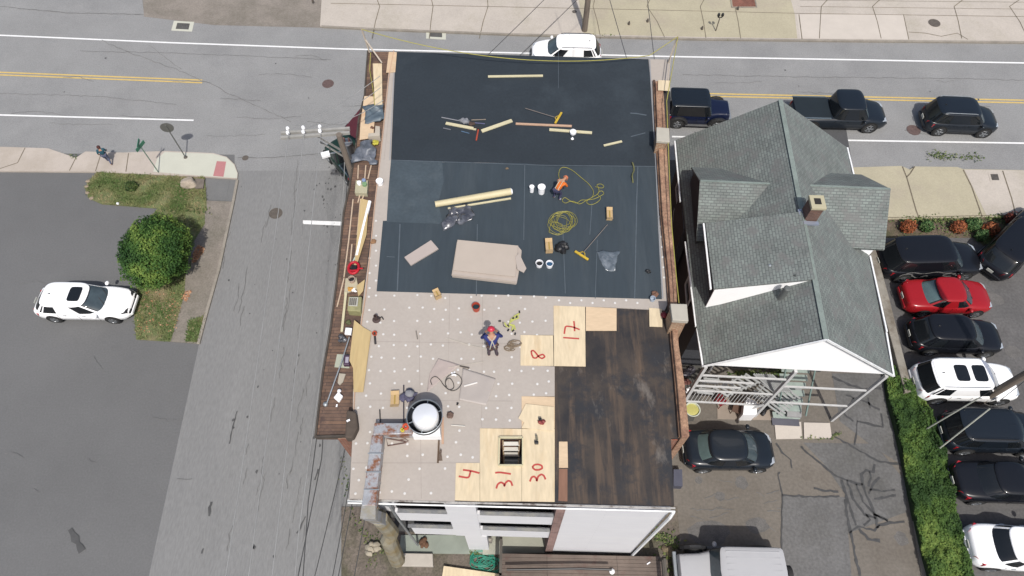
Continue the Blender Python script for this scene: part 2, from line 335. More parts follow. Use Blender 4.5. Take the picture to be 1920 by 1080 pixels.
def sl(px, wd=.09, jit=1.2, z=.03):
    q = [];
    for (x0, y0), (x1, y1) in zip(px, px[1:]):
        n = max(2, int(math.hypot(x1 - x0, y1 - y0) / 7))
        for i in range(n): q.append((x0 + (x1 - x0) * i / n + random.uniform(-jit, jit), y0 + (y1 - y0) * i / n + random.uniform(-jit, jit)))
    q.append(px[-1]); s.ribbon([P(x, y, z) for x, y in q], [wd * random.uniform(.5, 1.3) for _ in q])
sl([(1456, 830), (1466, 848), (1482, 862), (1485, 878)], .08); sl([(1462, 885), (1459, 890), (1467, 925), (1466, 980), (1466, 1060)], .08)
sl([(1503, 836), (1512, 848), (1530, 862), (1552, 880), (1570, 895), (1586, 900), (1605, 906), (1618, 908)], .11); sl([(1468, 929), (1520, 931), (1574, 930)], .09)
sl([(1525, 915), (1548, 920), (1572, 922)], .1); sl([(1567, 820), (1596, 836), (1620, 850), (1645, 864), (1690, 872)], .1)
sl([(1577, 898), (1583, 920), (1595, 955), (1605, 985)], .13); sl([(1588, 900), (1600, 935), (1622, 965), (1642, 972)], .11); sl([(1605, 908), (1618, 940), (1640, 965), (1665, 976)], .1)
sl([(1617, 905), (1625, 930), (1640, 960), (1646, 990)], .12); sl([(1585, 935), (1590, 975), (1605, 1045), (1612, 1080)], .14)
sl([(1617, 905), (1615, 890), (1625, 882), (1638, 884), (1640, 870)], .14); sl([(1640, 935), (1675, 930), (1680, 929)], .12); sl([(1630, 925), (1636, 908), (1650, 895)], .1); sl([(1645, 985), (1670, 980), (1696, 978)], .11); sl([(1632, 918), (1660, 922), (1678, 918)], .08); sl([(1628, 912), (1634, 896), (1630, 884)], .09)
sl([(1640, 965), (1665, 978)], .12); sl([(1592, 998), (1610, 988), (1640, 994), (1650, 985)], .08); sl([(1610, 990), (1628, 1010), (1650, 1014)], .14); sl([(1620, 985), (1632, 975), (1622, 962)], .08)
sl([(1587, 740), (1600, 746), (1620, 752), (1650, 768)], .1); sl([(1560, 705), (1590, 720), (1620, 730), (1652, 728)], .14); sl([(1628, 745), (1632, 765)], .08); sl([(1608, 790), (1630, 795), (1655, 800), (1652, 775)], .12)
sl([(1608, 790), (1602, 835)], .07); sl([(1575, 770), (1600, 790)], .1); sl([(1600, 745), (1590, 765)], .06)
struct(s.build('crack_sealant', M['seal']))
# worn cracks in the road surfaces
s = MB()
sl([(0, 12), (60, 18), (130, 24), (270, 27)], .05, .8); sl([(190, 75), (240, 98), (330, 130), (400, 160), (430, 175), (545, 228)], .035, 1.5); sl([(150, 95), (260, 98), (400, 102), (620, 112)], .03, 1)
sl([(445, 295), (500, 296), (600, 288)], .05, 1); sl([(340, 130), (300, 100), (280, 85)], .03, 1); sl([(0, 175), (180, 180), (330, 196)], .03, 1); sl([(360, 898), (352, 899), (332, 898)], .03, .5)
sl([(1280, 140), (1500, 144), (1800, 147), (1920, 150)], .03, 1)
for y in (300, 380, 470, 560, 650): sl([(560 - (y - 300) * .08, y), (552 - (y - 300) * .08, y + 60)], .03, 2)
for _ in range(26):
    x = random.uniform(430, 590); y = random.uniform(330, 1000); k = random.uniform(20, 90); sl([(x, y), (x - k * .1 + random.uniform(-6, 6), y + k * .5), (x - k * .2, y + k)], random.uniform(.02, .04), 2)
for _ in range(22):
    x = random.uniform(0, 1900); y = random.uniform(90, 265); k = random.uniform(20, 120); sl([(x, y), (x + k * .5, y + random.uniform(-4, 6)), (x + k, y + random.uniform(-3, 8))], random.uniform(.02, .035), 1.5)
for _ in range(12):
    x = random.uniform(0, 300); y = random.uniform(400, 1050); k = random.uniform(15, 60); sl([(x, y), (x + k * .5, y + random.uniform(-10, 10)), (x + k, y + random.uniform(-16, 16))], .025, 2)
for _ in range(14):
    x = random.uniform(1290, 1460); y = random.uniform(890, 1010); k = random.uniform(10, 40); sl([(x, y), (x + k, y + random.uniform(-10, 10))], .025, 2)
struct(s.build('road_cracks', M['crack']))
s = MB()
def tri(x, y, r, ex=1.):
    c = P(x, y, .0145); s.poly([c + Vector((r * ex * math.cos(a) * (1 + .35 * noise.noise(Vector((math.cos(a) * 2 + x, math.sin(a) * 2, y)))), r * math.sin(a) * (1 + .35 * noise.noise(Vector((math.cos(a) * 2, math.sin(a) * 2 + x, y)))), 0)) for a in [i * .35 for i in range(18)]])
for x, y, r, ex in ((1330, 1000, .55, 1.7), (1390, 905, .3, 1), (1350, 930, .2, 1.2), (1420, 985, .35, 1.5), (1310, 900, .18, 1), (1860, 560, .4, 1.5), (1900, 660, .35, 1.2), (1690, 1010, .3, 1)): tri(x, y, r, ex)
struct(s.build('oil_stains', mat('oil stains', A(117, 114, 111), .8, var=.2, scale=3, fine=.2)))
s = MB()
sl([(397, 942), (393, 952), (392, 968)], .1); sl([(445, 770), (436, 800), (430, 832)], .06, .8); sl([(381, 1028), (378, 1038)], .08, .5); sl([(131, 992), (141, 1010), (154, 1034)], .3, .5); sl([(572, 968), (563, 990), (556, 1000)], .07, .7); sl([(597, 880), (590, 900)], .06, .6)
for _ in range(90):
    x, y = random.choice([(random.uniform(600, 655), random.uniform(300, 520)), (random.uniform(420, 600), random.uniform(300, 1060)), (random.uniform(60, 1900), random.uniform(95, 260)), (random.uniform(580, 640), random.uniform(300, 430))])
    if x > 690 and y > 95 and x < 1260: continue
    q = P(x, y, .03); r_ = random.uniform(.02, .08); a0 = random.uniform(0, 3); s.poly([q + Vector((r_ * random.uniform(.5, 1.3) * math.cos(a0 + i), r_ * random.uniform(.6, 1.8) * math.sin(a0 + i), 0)) for i in range(6)])
struct(s.build('tar_spots', mat('tar spots', A(92, 92, 92), .8, var=.2)))
gsheet('road_stain', [(608, 330), (640, 318), (668, 330), (660, 420), (645, 470), (625, 470), (612, 400)], .013, mat('stained asphalt', A(138, 138, 137), .9, var=.18, scale=.9, fine=.16, stretch=(1, .3, 1), col2=A(152, 152, 151)))
# dark re-laid strip in front of the house, over the road lines
gsheet('tarmac_trench', [(1500, 235), (1586, 238), (1600, 322), (1540, 330), (1480, 320)], .028, M['patch'])
# road markings
def line(px0, px1, wd, m, name='road_marking', z=.018):
    return struct(MB().ribbon([P(*px0, z), P((px0[0] + px1[0]) / 2, (px0[1] + px1[1]) / 2, z), P(*px1, z)], wd).build(name, m))
struct(MB().ribbon([P(x, y, .018) for x, y in ((-200, 60), (0, 66), (320, 80), (640, 91.5), (960, 99), (1260, 106), (1600, 112), (1920, 118), (2200, 123))], .13).build('road_marking', M['white']))
line((-200, 210), (363, 225.5), .12, M['white']); line((1260, 256), (1586, 263), .12, M['white'], z=.02); line((1588, 263), (2200, 273), .12, M['white'])
for dy in (-2.3, 2.6):
    line((-200, 130 + dy), (379, 152.5 + dy), .11, M['yellow']); line((1240, 176 + dy), (2200, 196 + dy), .11, M['yellow'])
struct(MB().sheet([(568, 413), (655, 416), (655, 423.5), (568, 420)], .018).build('stop_line', M['white']))
# ironwork
def manhole(px, r, m, z, lab):
    t = tag(MB().lathe(P(*px, z), [(r, 0), (r, .012), (r * .93, .012), (r * .92, .006), (r * .8, .006), (r * .79, .012), (r * .4, .012), (r * .38, .006), (.01, .006)], 28).build('manhole_cover', m), lab, 'manhole cover')
    return t
M['iron'] = mat('rusty iron', A(112, 92, 88), .8, var=.2, scale=6, fine=.3, fscale=30); M['iron2'] = mat('grey iron', A(108, 100, 92), .8, var=.2, scale=6, fine=.3, fscale=30)
manhole((615, 157), .38, M['iron'], .02, 'round brown manhole cover in the main road left of the roof'); manhole((517, 400), .38, M['iron2'], .02, 'round grey manhole cover in the side road by the stop line')
manhole((1752, 43), .4, M['iron2'], .145, 'oval dark manhole cover in the far pavement, upper right'); manhole((1713, 244), .42, M['iron'], .02, 'brown manhole cover behind the rear wheel of the dark car')
def drain(px4, lab, z=.02, frame='concnew', slots=7):
    c = sum((P(x, y, z) for x, y in px4), Vector()) / 4; t = thing('storm_drain', lab, 'drain', c)
    MB().slab(px4, 0, z).build('frame', M[frame], t)
    cx = sum(x for x, y in px4) / 4; cy = sum(y for x, y in px4) / 4; inn = [(cx + (x - cx) * .62, cy + (y - cy) * .62) for x, y in px4]
    b = MB().slab(inn, z, z + .006); b.build('grate_recess', mat('drain dark', A(96, 98, 98), .9, var=.2), t)
    g = MB(); a, b_, c_, d = [P(x, y, z + .012) for x, y in inn]
    for i in range(slots): u = (i + .5) / slots; g.bar(a.lerp(b_, u), d.lerp(c_, u), .03, .012)
    g.build('grate', M['iron2'], t)
drain([(326, 39), (364, 41), (360, 59), (321, 57)], 'square storm drain with pale concrete frame, left part of the main road'); drain([(799, 52), (836, 54), (836, 74), (799, 72)], 'kerbside storm drain with pale frame above the black roof', z=.03)
drain([(1852, 323), (1874, 323), (1879, 341), (1857, 341)], 'small square grate in the right pavement', z=.125, frame='conc')
t = thing('tree_pit', 'red brick tree pit in the far pavement', 'tree pit', P(1393, 2, .14))
MB().slab([(1370, -22), (1410, -22), (1417, 12), (1374, 12)], .1, .15).build('brick_infill', bricky('pit brick', A(150, 86, 72), A(130, 72, 60), A(150, 130, 110), .2, .1, .01), t)
k = MB(); q = [P(x, y, .15) for x, y in ((1368, -22), (1372, 14), (1419, 14), (1412, -22))]
for a, b in zip(q, q[1:]): k.bar(a, b, .06, .06)
k.build('edging', M['kerb'], t)
# weeds growing in the gutters and joints
wd = MB()
def weeds(px, n, s_, sp):
    for _ in range(n):
        u = random.random() * (len(px) - 1); i = int(u); f = u - i; x = px[i][0] * (1 - f) + px[i + 1][0] * f + random.gauss(0, sp * 1.5); y = px[i][1] * (1 - f) + px[i + 1][1] * f + random.gauss(0, sp)
        leaf_quads(wd, [(P(x, y, .03 + random.random() * .12), Vector((0, 0, 1)))], s_)
weeds([(1090, 64), (1120, 65), (1150, 67)], 160, .14, 1.6); weeds([(1150, 68), (1300, 72), (1400, 73)], 130, .08, .8); weeds([(1745, 291), (1780, 293), (1840, 295)], 220, .12, 4)
weeds([(1690, 412), (1730, 410), (1800, 412), (1880, 408), (1905, 408)], 700, .14, 5); weeds([(1690, 428), (1780, 430), (1850, 436), (1880, 425)], 260, .12, 8); weeds([(1840, 452), (1870, 448)], 160, .12, 5); weeds([(1500, 820), (1560, 822), (1575, 810)], 60, .1, 1.5); weeds([(645, 860), (660, 960), (690, 1020), (700, 1060)], 120, .1, 4)
weeds([(1235, 1000), (1262, 1020), (1262, 1070)], 240, .14, 6); weeds([(128, 292), (145, 296)], 40, .09, 2); weeds([(300, 390), (390, 395)], 200, .13, 4); weeds([(1270, 345), (1262, 500)], 80, .15, 4)
weeds([(700, 1000), (720, 1035), (760, 1040)], 60, .1, 4); weeds([(880, 1035), (900, 1040)], 60, .1, 2); weeds([(1375, 700), (1480, 700)], 260, .14, 4); weeds([(1665, 700), (1690, 690)], 120, .15, 5)
M['weed'] = leafmat('weed leaves', A(70, 92, 50), A(104, 122, 70), A(140, 146, 92)); o = wd.build('weeds', M['weed']); o['kind'] = 'stuff'; o['label'] = 'tufts of weeds along the kerbs and joints'
# ================================================================ THE FLAT-ROOFED BUILDING
H = 9.2
M['brick'] = bricky('red brick', A(176, 108, 84), A(148, 84, 66), A(170, 150, 132), .22, .075, .012)
M['tanbrick'] = bricky('tan brick', A(186, 148, 116), A(160, 120, 92), A(196, 176, 150), .22, .09, .014)
M['beige'] = mat('beige cover board', A(202, 192, 182), .9, var=.025, scale=.6, fine=.035, fscale=10, col2=A(194, 183, 173), c2pos=(.5, .8))
M['memb'] = mat('black rubber membrane', A(53, 61, 68), .7, spec=.35, var=.09, scale=.5, fine=.07, fscale=8, col2=A(66, 75, 82), c2pos=(.54, .72), bump=.25, bscale=1.5)
M['memb2'] = mat('dusty rubber membrane', A(66, 77, 85), .75, spec=.35, var=.08, scale=1.1, fine=.06, fscale=9, stretch=(1, .12, 1), col2=A(80, 89, 95), c2pos=(.5, .72), bump=.3, bscale=1.5)
M['memb3'] = mat('chalky rubber membrane', A(80, 92, 100), .75, spec=.35, var=.1, scale=1.3, fine=.08, fscale=9, col2=A(100, 109, 114), c2pos=(.5, .75), bump=.3, bscale=1.5)
M['tar'] = bricky('old stained roof boards', A(80, 72, 66), A(66, 58, 58), A(52, 48, 48), 3.2, .16, .006, rough=.8, scale_noise=.55, var=.35, wear=A(58, 58, 62), bump=.3, rot=math.pi / 2)
def oldroof():
    m = bpy.data.materials.new('old roof'); m.use_nodes = True; g = NT(m); g.b.inputs['Roughness'].default_value = .75; tc = g.n('TexCoord')
    def nz(sc, st, w_, a, b, det=8.):
        mp = g.n('Mapping'); mp.inputs['Scale'].default_value = st; g.l(tc.outputs['UV'], mp.inputs[0]); n = g.n('TexNoise', Scale=sc, Detail=det, Roughness=.65); n.noise_dimensions = '4D'; n.inputs['W'].default_value = w_; g.l(mp.outputs[0], n.inputs['Vector'])
        r = g.n('MapRange'); r.inputs[1].default_value = a; r.inputs[2].default_value = b; g.l(n.outputs['Fac'], r.inputs[0]); return r.outputs[0]
    def mix(f, a, b):
        x = g.n('Mix', data_type='RGBA'); g.l(f, x.inputs['Factor'])
        for k, v in (('A', a), ('B', b)):
            if isinstance(v, tuple): x.inputs[k].default_value = (*v, 1)
            else: g.l(v, x.inputs[k])
        return x.outputs['Result']
    c = mix(nz(.8, (1, 1, 1), 1, .38, .62), A(44, 42, 45), A(80, 70, 62))
    c = mix(nz(2.2, (1.4, .12, 1), 5, .48, .66), c, A(108, 90, 74)); c = mix(nz(.6, (1, 1, 1), 9, .5, .58), c, A(48, 49, 54)); c = mix(nz(1.6, (1, .5, 1), 14, .58, .72), c, A(128, 120, 112)); c = mix(nz(5, (3, .1, 1), 20, .6, .7), c, A(44, 40, 40))
    g.l(c, g.b.inputs['Base Color']); return m
M['tar2'] = oldroof()
M['ledgewood'] = bricky('brown weathered sheathing', A(142, 112, 92), A(110, 88, 76), A(80, 68, 62), 1.9, .13, .008, rough=.85, scale_noise=1.3, var=.45, wear=A(92, 74, 68), bump=.5)
M['ply'] = mat('plywood', A(246, 226, 190), .8, var=.06, scale=1.6, fine=.09, fscale=9, stretch=(1, .22, 1), col2=A(234, 204, 160), c2pos=(.5, .66))
M['ply2'] = mat('pinkish plywood', A(240, 212, 176), .8, var=.06, scale=1.4, fine=.05, fscale=14, stretch=(.3, 1, 1), col2=A(222, 178, 138), c2pos=(.5, .7))
M['ply3'] = mat('aged plywood', A(216, 190, 138), .8, var=.08, scale=1.6, fine=.06, fscale=12, stretch=(1.6, .15, 1), col2=A(196, 160, 104), c2pos=(.48, .66))
M['lumber'] = mat('pale lumber', A(232, 222, 184), .8, var=.06, scale=2, fine=.05)
M['pinklumber'] = mat('pinkish lumber', A(216, 178, 150), .8, var=.06, scale=2, fine=.05)
M['siding'] = bricky('white siding', (.62, .62, .63), (.6, .6, .62), (.5, .5, .52), 6, .2, .006, rough=.6, var=.03, bump=.25)
M['coping'] = mat('mottled brick coping', A(186, 148, 120), .9, var=.22, scale=3, fine=.2, fscale=12, col2=A(150, 112, 92), c2pos=(.45, .62), bump=.5)
bricky('weathered brick coping', A(190, 146, 118), A(160, 114, 94), A(140, 118, 100), .3, .2, .02, rough=.9, scale_noise=1.2, var=.4, wear=A(142, 98, 82), bump=.5)
M['red_paint'] = mat('red marker paint', A(206, 80, 72), .7, var=.1, scale=6)
M['metal'] = mat('galvanised steel', A(190, 196, 200), .45, .55, var=.1, scale=3, fine=.08)
M['rustmetal'] = mat('rusty duct steel', A(200, 202, 206), .5, .35, var=.12, scale=2, fine=.1, col2=A(164, 104, 66), c2pos=(.5, .58))
M['whitepaint'] = mat('white paint', (.74, .75, .75), .5, var=.03, scale=4)
M['plast'] = mat('white plastic', (.82, .82, .83), .4, var=.02)
M['black'] = mat('black plastic', (.012, .012, .013), .5, var=.2)
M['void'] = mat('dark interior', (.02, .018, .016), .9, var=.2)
M['gutter'] = mat('white gutter', (.7, .71, .71), .4, var=.12, scale=5)
bld = thing('flat_roofed_building', 'large brick building being re-roofed, black membrane and beige boards on its flat roof', 'building', (0, 15, 0))
def pxs(pts, z): return [P(x, y, z) for x, y in pts]
# walls of the main brick block and of the white rear wing
FL, FR = P(737, 99, H), P(1256, 112, H); BL, BR = P(640, 818, H - .3), P(1288, 822, H)
wl = [Vector((-6.1, 26.05, 0)), Vector((7.25, 25.75, 0)), Vector((BR.x - .06, BR.y, 0)), Vector((-6.0, P(655, 820, H).y, 0))]
MB().prism([(v.x, v.y) for v in wl], 0, H - .2).build('wall', M['brick'], bld)
RA, RB = P(657, 938, H), P(1262, 956, H)
ym = P(900, 820, H).y
# rear wing: floors, columns and spandrels on the plane RA-RB
v = (RB - RA); v.z = 0; Lr = v.length; ux = v.normalized(); uy = Vector((-ux.y, ux.x, 0))   # uy points inward (away from camera)
def wq(px, py): q = PW(px, py, RA, RB); return (q - RA).dot(ux), q.z
def wbox(mb, s0, s1, z0, z1, d0=0., d1=.2):
    a = RA + ux * s0 + uy * d0; b = RA + ux * s1 + uy * d0; c = RA + ux * s1 + uy * d1; d = RA + ux * s0 + uy * d1
    return mb.prism([(p.x, p.y) for p in (a, b, c, d)], z0, z1)
s_ = lambda px, py=945: wq(px, py)[0]
sL, sC0, sC1, sP, sE = s_(735), s_(832), s_(896), s_(1043, 953), Lr - .05
b = MB(); wbox(b, .35, sP, 0, H - .12, 1.9, ym - RA.y); b.build('wall', mat('recess wall', (.05, .052, .055), .8, var=.06), bld)  # shade inside the porch openings is put into this near-black wall colour
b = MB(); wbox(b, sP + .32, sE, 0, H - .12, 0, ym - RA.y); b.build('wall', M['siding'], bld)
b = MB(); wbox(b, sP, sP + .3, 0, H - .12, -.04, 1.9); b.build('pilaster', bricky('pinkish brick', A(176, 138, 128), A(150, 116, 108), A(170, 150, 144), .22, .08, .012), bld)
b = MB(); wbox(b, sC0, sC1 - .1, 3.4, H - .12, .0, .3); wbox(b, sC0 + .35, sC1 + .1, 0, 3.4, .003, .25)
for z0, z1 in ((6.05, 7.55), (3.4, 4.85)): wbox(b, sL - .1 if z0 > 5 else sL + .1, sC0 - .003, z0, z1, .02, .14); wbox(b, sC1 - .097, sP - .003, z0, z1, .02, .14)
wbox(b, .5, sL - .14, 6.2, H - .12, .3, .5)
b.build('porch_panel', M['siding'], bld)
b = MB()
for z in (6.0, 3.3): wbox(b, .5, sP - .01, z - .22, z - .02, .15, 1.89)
b.build('porch_floor', mat('porch floor painted shade', (.05, .05, .05), .8, var=.1), bld)  # floor colour darkened to stand in for porch shade
for z in (7.55, 4.85):
    for u0, u1 in ((sL, sC0 - .01), (sC1, sP - .01)): b = MB(); wbox(b, u0, u1, z, z + .06, -.02, .1); b.build('railing_cap', mat('grey cap', A(140, 142, 146), .7, var=.2, scale=3, col2=A(170, 168, 160)), bld)
for q0, q1, z0, z1 in ((sL + .4, sL + 1.6, 6.2, 8.3), (sC1 + .8, sC1 + 1.6, 6.2, 8.3), (sC1 + 1.9, sC1 + 2.6, 3.5, 5.2)):
    d = MB(); wbox(d, q0, q1, z0, z1, 1.82, 1.9); d.build('window', mat('porch glass', (.02, .025, .03), .1, var=.1), bld)
# roof deck slab (old boards), fascia, gutter
roof = MB().prism([(p.x, p.y) for p in pxs([(735, 98), (1256, 112), (1256, 300), (1262, 570), (1290, 820), (1258, 822), (1264, 948), (655, 934), (660, 820), (690, 480), (718, 240)], H)], H - .12, H).build('old_roof_deck', M['tar2'], bld)
g = MB(); a = P(652, 943, H - .08); c = P(1266, 959, H - .08); g.bar(a, c, .05, .07); k = MB(); k.bar(P(652, 937, H + .02), P(1266, 953, H + .02), .05, .06)
g.build('gutter', M['gutter'], bld, bevel=.015); k.build('fascia', mat('stained fascia', A(200, 196, 190), .6, var=.15, scale=4, col2=A(120, 108, 100), c2pos=(.5, .6)), bld)
d = MB(); e = P(1263, 960, H - .1); d.tube([e, e + Vector((-.05, -.1, -.4)), Vector((e.x - .04, e.y - .06, .3)), Vector((e.x - .2, e.y - .4, .1))], .055, 8); d.build('downpipe', M['whitepaint'], bld)
d = MB(); e = P(668, 942, H - .1); d.tube([e, e + Vector((.5, .1, -.5)), e + Vector((.9, .15, -1.2)), Vector((e.x + .9, e.y + .1, 6)), Vector((e.x + .95, e.y + .1, .3))], .05, 8); d.tube([P(652, 938, H), P(700, 940, H)], .05, 8); d.build('downpipe', M['metal'], bld)
# beige cover boards
board_px = [(742, 97), (1257, 112), (1255, 150), (1229, 152), (1230, 250), (1238, 400), (1252, 570), (1246, 582), (1217, 580), (1157, 577), (1038, 573), (1038, 628), (976, 628), (976, 685), (1040, 687), (1040, 743), (978, 743), (978, 803), (900, 803), (900, 868), (855, 868), (853, 940), (655, 935), (661, 815), (662, 735), (672, 640), (681, 560), (692, 480), (702, 380), (709, 320), (718, 240), (727, 150), (733, 97)]
cov = MB().slab(board_px, H, H + .045).build('cover_board', M['beige'], bld)
for px in ([(786, 620), (790, 935)], [(660, 868), (856, 868)], [(690, 750), (960, 752)], [(843, 552), (840, 740)], [(905, 556), (903, 800)], [(700, 640), (976, 645)], [(1225, 250), (1241, 480)], [(720, 300), (738, 130)]): MB().ribbon([P(x, y, H + .05) for x, y in px], .018).build('board_seam', mat('board seam', A(186, 176, 168), .9, var=.1), cov)
# white fastener plates in the boards
fp = []
for c0 in range(665, 1040, 24):
    for r0 in range(556, 940, 23):
        x = c0 + random.uniform(-3, 3) + (r0 % 2) * 5; y = r0 + random.uniform(-3, 3)
        if inside((x, y), board_px) and random.random() < .55: fp.append((x, y))
fp += [(1048 + i * 21, 563 + (i % 2) * 5) for i in range(8)] + [(1233 + i * 1.2, 330 + i * 19) for i in range(11)] + [(693 + (i % 2) * 12, 400 + i * 14) for i in range(12)]
fp = [q for q in fp if inside(q, board_px)]
plate_m = mat('white plates', A(244, 242, 238), .6, var=.03); first = None
for i, q in enumerate(fp[-100:]):
    c = P(*q, H + .048)
    if first is None: first = MB().lathe((0, 0, 0), [(.045, -.003), (.045, .006), (.02, .010), (.0001, .006)], 10).build('fastener_plate', plate_m, cov, local=True); o = first
    else: o = first.copy(); COL.objects.link(o); o.parent = cov
    o.location = c - bld.location
s = MB()
for q in fp[:-100]: s.lathe(P(*q, H + .048), [(.045, -.003), (.045, .006), (.02, .010), (.0001, .006)], 8)
if len(fp) > 100: s.build('fastener_plate', plate_m, cov)['kind'] = 'stuff'
# rubber membrane sheets
zm = H + .05
m1 = MB().slab([(742, 97), (1216, 111), (1222, 180), (1229, 312), (1029, 312), (985, 306), (733, 302), (738, 180)], H + .045, zm).build('membrane_sheet', M['memb'], bld)
m2 = MB().slab([(820, 304), (985, 306), (1029, 312), (1229, 312), (1234, 430), (1241, 561), (706, 546), (718, 414), (820, 414), (820, 330)], H + .045, zm + .004).build('membrane_sheet', M['memb2'], bld)
m3 = MB().slab([(733, 301), (829, 303), (832, 340), (822, 380), (830, 420), (725, 416), (728, 360)], H + .045, zm + .008).build('membrane_sheet', M['memb3'], bld)
s = MB()
for px, wd in (([(984, 308), (983, 380), (982, 450)], .03), ([(1047, 98), (1047, 165)], .02), ([(733, 300), (1029, 310), (1228, 312)], .035), ([(1182, 212), (1195, 213), (1212, 216)], .07), ([(1183, 256), (1210, 249)], .05), ([(1196, 312), (1194, 372), (1190, 560)], .04), ([(895, 420), (893, 555)], .03), ([(1055, 420), (1060, 550)], .03), ([(1120, 450), (1116, 560)], .025), ([(750, 420), (745, 545)], .05), ([(1110, 380), (1106, 440)], .03), ([(725, 481), (740, 482)], .03)):
    s.ribbon([P(x, y, zm + .011) for x, y in px], wd)
s.build('membrane_seam', mat('seam tape', A(98, 108, 116), .5, var=.15, scale=4), m1)
s = MB(); s.ribbon([P(x, y, zm + .014) for x, y in ((1218, 111), (1222, 180), (1230, 312), (1238, 480), (1243, 560))], .05); s.build('edge_strip', mat('edge strip', A(168, 170, 174), .5, var=.1), m1); s = MB(); s.ribbon([P(x, y, zm + .014) for x, y in ((741, 98), (736, 190), (731, 300))], .04); s.build('edge_strip', mat('edge strip', A(168, 170, 174), .5, var=.1), m1)
# left ledge: weathered boards outside the roof edge, a little lower
lo = [(690, 97), (684, 180), (673, 225), (666, 290), (656, 350), (645, 400), (633, 520), (620, 620), (606, 700), (592, 820)]; li_ = [(737, 97), (727, 150), (718, 240), (709, 320), (702, 380), (692, 480), (684, 560), (676, 610), (664, 735), (660, 820)]
ZL = H - .12
led = MB().prism([(p.x, p.y) for p in pxs(lo + li_[::-1], ZL)], ZL - .25, ZL).build('ledge_sheathing', M['ledgewood'], bld)
s = MB()
for a, c in zip(lo, lo[1:]): s.bar(P(*a, ZL - .02), P(*c, ZL - .02), .07, .16)
s.bar(P(592, 820, ZL - .02), P(657, 818, ZL - .02), .07, .18); s.build('ledge_trim', mat('dark trim', A(84, 76, 68), .8, var=.3, scale=3), led)
s = MB()
for a, c in zip([(x + 2, y) for x, y in li_], [(x + 2, y) for x, y in li_[1:]]): s.bar(P(*a, ZL + .11), P(*c, ZL + .11), .03, .2)
s.build('roof_edge_timber', M['pinklumber'], bld)
s = MB()
for px in ([(662, 374), (654, 450), (645, 520)], [(676, 374), (670, 440)], [(645, 522), (636, 560), (632, 575)], [(660, 458), (657, 490)], [(672, 310), (671, 335)], [(686, 310), (684, 335)], [(696, 310), (690, 335)], [(675, 365), (671, 380)], [(682, 365), (676, 385)]):
    s.tube([P(x, y, ZL + .05) for x, y in px], .03, 6)
s.build('batten', mat('pale batten', A(232, 206, 178), .7, var=.05), led)
s = MB(); a = [P(x, y, 0) for x, y in ((650, 766), (667, 770), (671, 800), (661, 822), (648, 822))]
MB().slab([(650, 768), (667, 771), (671, 800), (661, 821), (646, 821)], ZL, H + .35).build('parapet_stub', mat('dark stub', A(96, 84, 74), .9, var=.2, scale=3), bld, bevel=.06)
# right parapet with its two chimneys
ro = [(1243, 150), (1249, 250), (1257, 400), (1268, 520), (1272, 640), (1284, 720), (1293, 818)]; ri = [(1229, 152), (1233, 250), (1242, 400), (1254, 520), (1262, 640), (1270, 720), (1278, 820)]
MB().prism([(p.x, p.y) for p in pxs(ro + ri[::-1], H + .35)], 0, H + .35).build('parapet', M['coping'], bld, bevel=.03)
s = MB(); 
for a, c in zip(ri, ri[1:]): s.bar(P(a[0] - 3, a[1], H + .1), P(c[0] - 3, c[1], H + .1), .1, .16)
s.build('flashing', mat('rust flashing', A(150, 116, 92), .8, var=.3, scale=3, col2=A(84, 64, 56)), bld)
def chimney(px4, ztop, zcap, name='chimney', m='tanbrick', parent=bld, flue=True):
    q = pxs(px4, ztop); c = sum(q, Vector()) / 4; body = [(c + (p - c) * .86) for p in q]
    ch = MB().prism([(p.x, p.y) for p in body], 7.0, ztop - zcap).build(name, M[m], parent)
    MB().prism([(p.x, p.y) for p in q], ztop - zcap, ztop).build('cap', mat('chimney cap', A(206, 200, 186), .9, var=.05, scale=3), ch, bevel=.02)
    if flue: inn = [(c + (p - c) * .42) for p in q]; MB().prism([(p.x, p.y) for p in inn], ztop, ztop + .01).build('flue', M['void'], ch)
    return ch
chimney([(1257, 569), (1288, 570), (1291, 602), (1261, 600)], H + 1.2, .2, flue=False); chimney([(1231, 238), (1255, 240), (1256, 266), (1231, 264)], H + .9, .14, flue=False)
s = MB(); q = P(1272, 585, H + 1.21)
# items belonging to the building's roof: duct, exhaust fan curb, hatch
t = thing('roof_duct', 'rusty galvanised air duct running over the rear roof edge', 'duct', P(705, 800, H))
z = H + .55
MB().prism([(p.x, p.y) for p in pxs([(702, 793), (775, 793), (774, 813), (699, 815)], z)], H + .1, z).build('duct_section', M['rustmetal'], t, bevel=.02)
MB().prism([(p.x, p.y) for p in pxs([(697, 815.5), (718, 815.5), (704, 948), (678, 948)], z)], H + .1, z).build('duct_section', M['rustmetal'], t, bevel=.02)
d = MB(); a = P(683, 962, z); d.loft([[P(678, 948, z), P(704, 948, z), P(704, 948, z) + Vector((0, .1, -.45)), P(678, 948, z) + Vector((0, .1, -.45))], [P(675, 972, z - .6), P(704, 974, z - .6), P(704, 974, z - .6) + Vector((0, .35, -.3)), P(675, 972, z - .6) + Vector((0, .35, -.3))], [P(700, 982, 6.5), P(724, 985, 6.5), P(724, 985, 6.5) + Vector((0, .4, 0)), P(700, 982, 6.5) + Vector((0, .4, 0))]])
d.build('duct_elbow', mat('pale duct', A(214, 216, 220), .4, .4, var=.15, scale=2, col2=A(196, 184, 150)), t)
for y in (850, 885, 918): MB().bar(P(690 - (y - 850) * .12, y, z + .01), P(718 - (y - 850) * .1, y, z + .01), .04, .03).build('duct_flange', M['metal'], t)
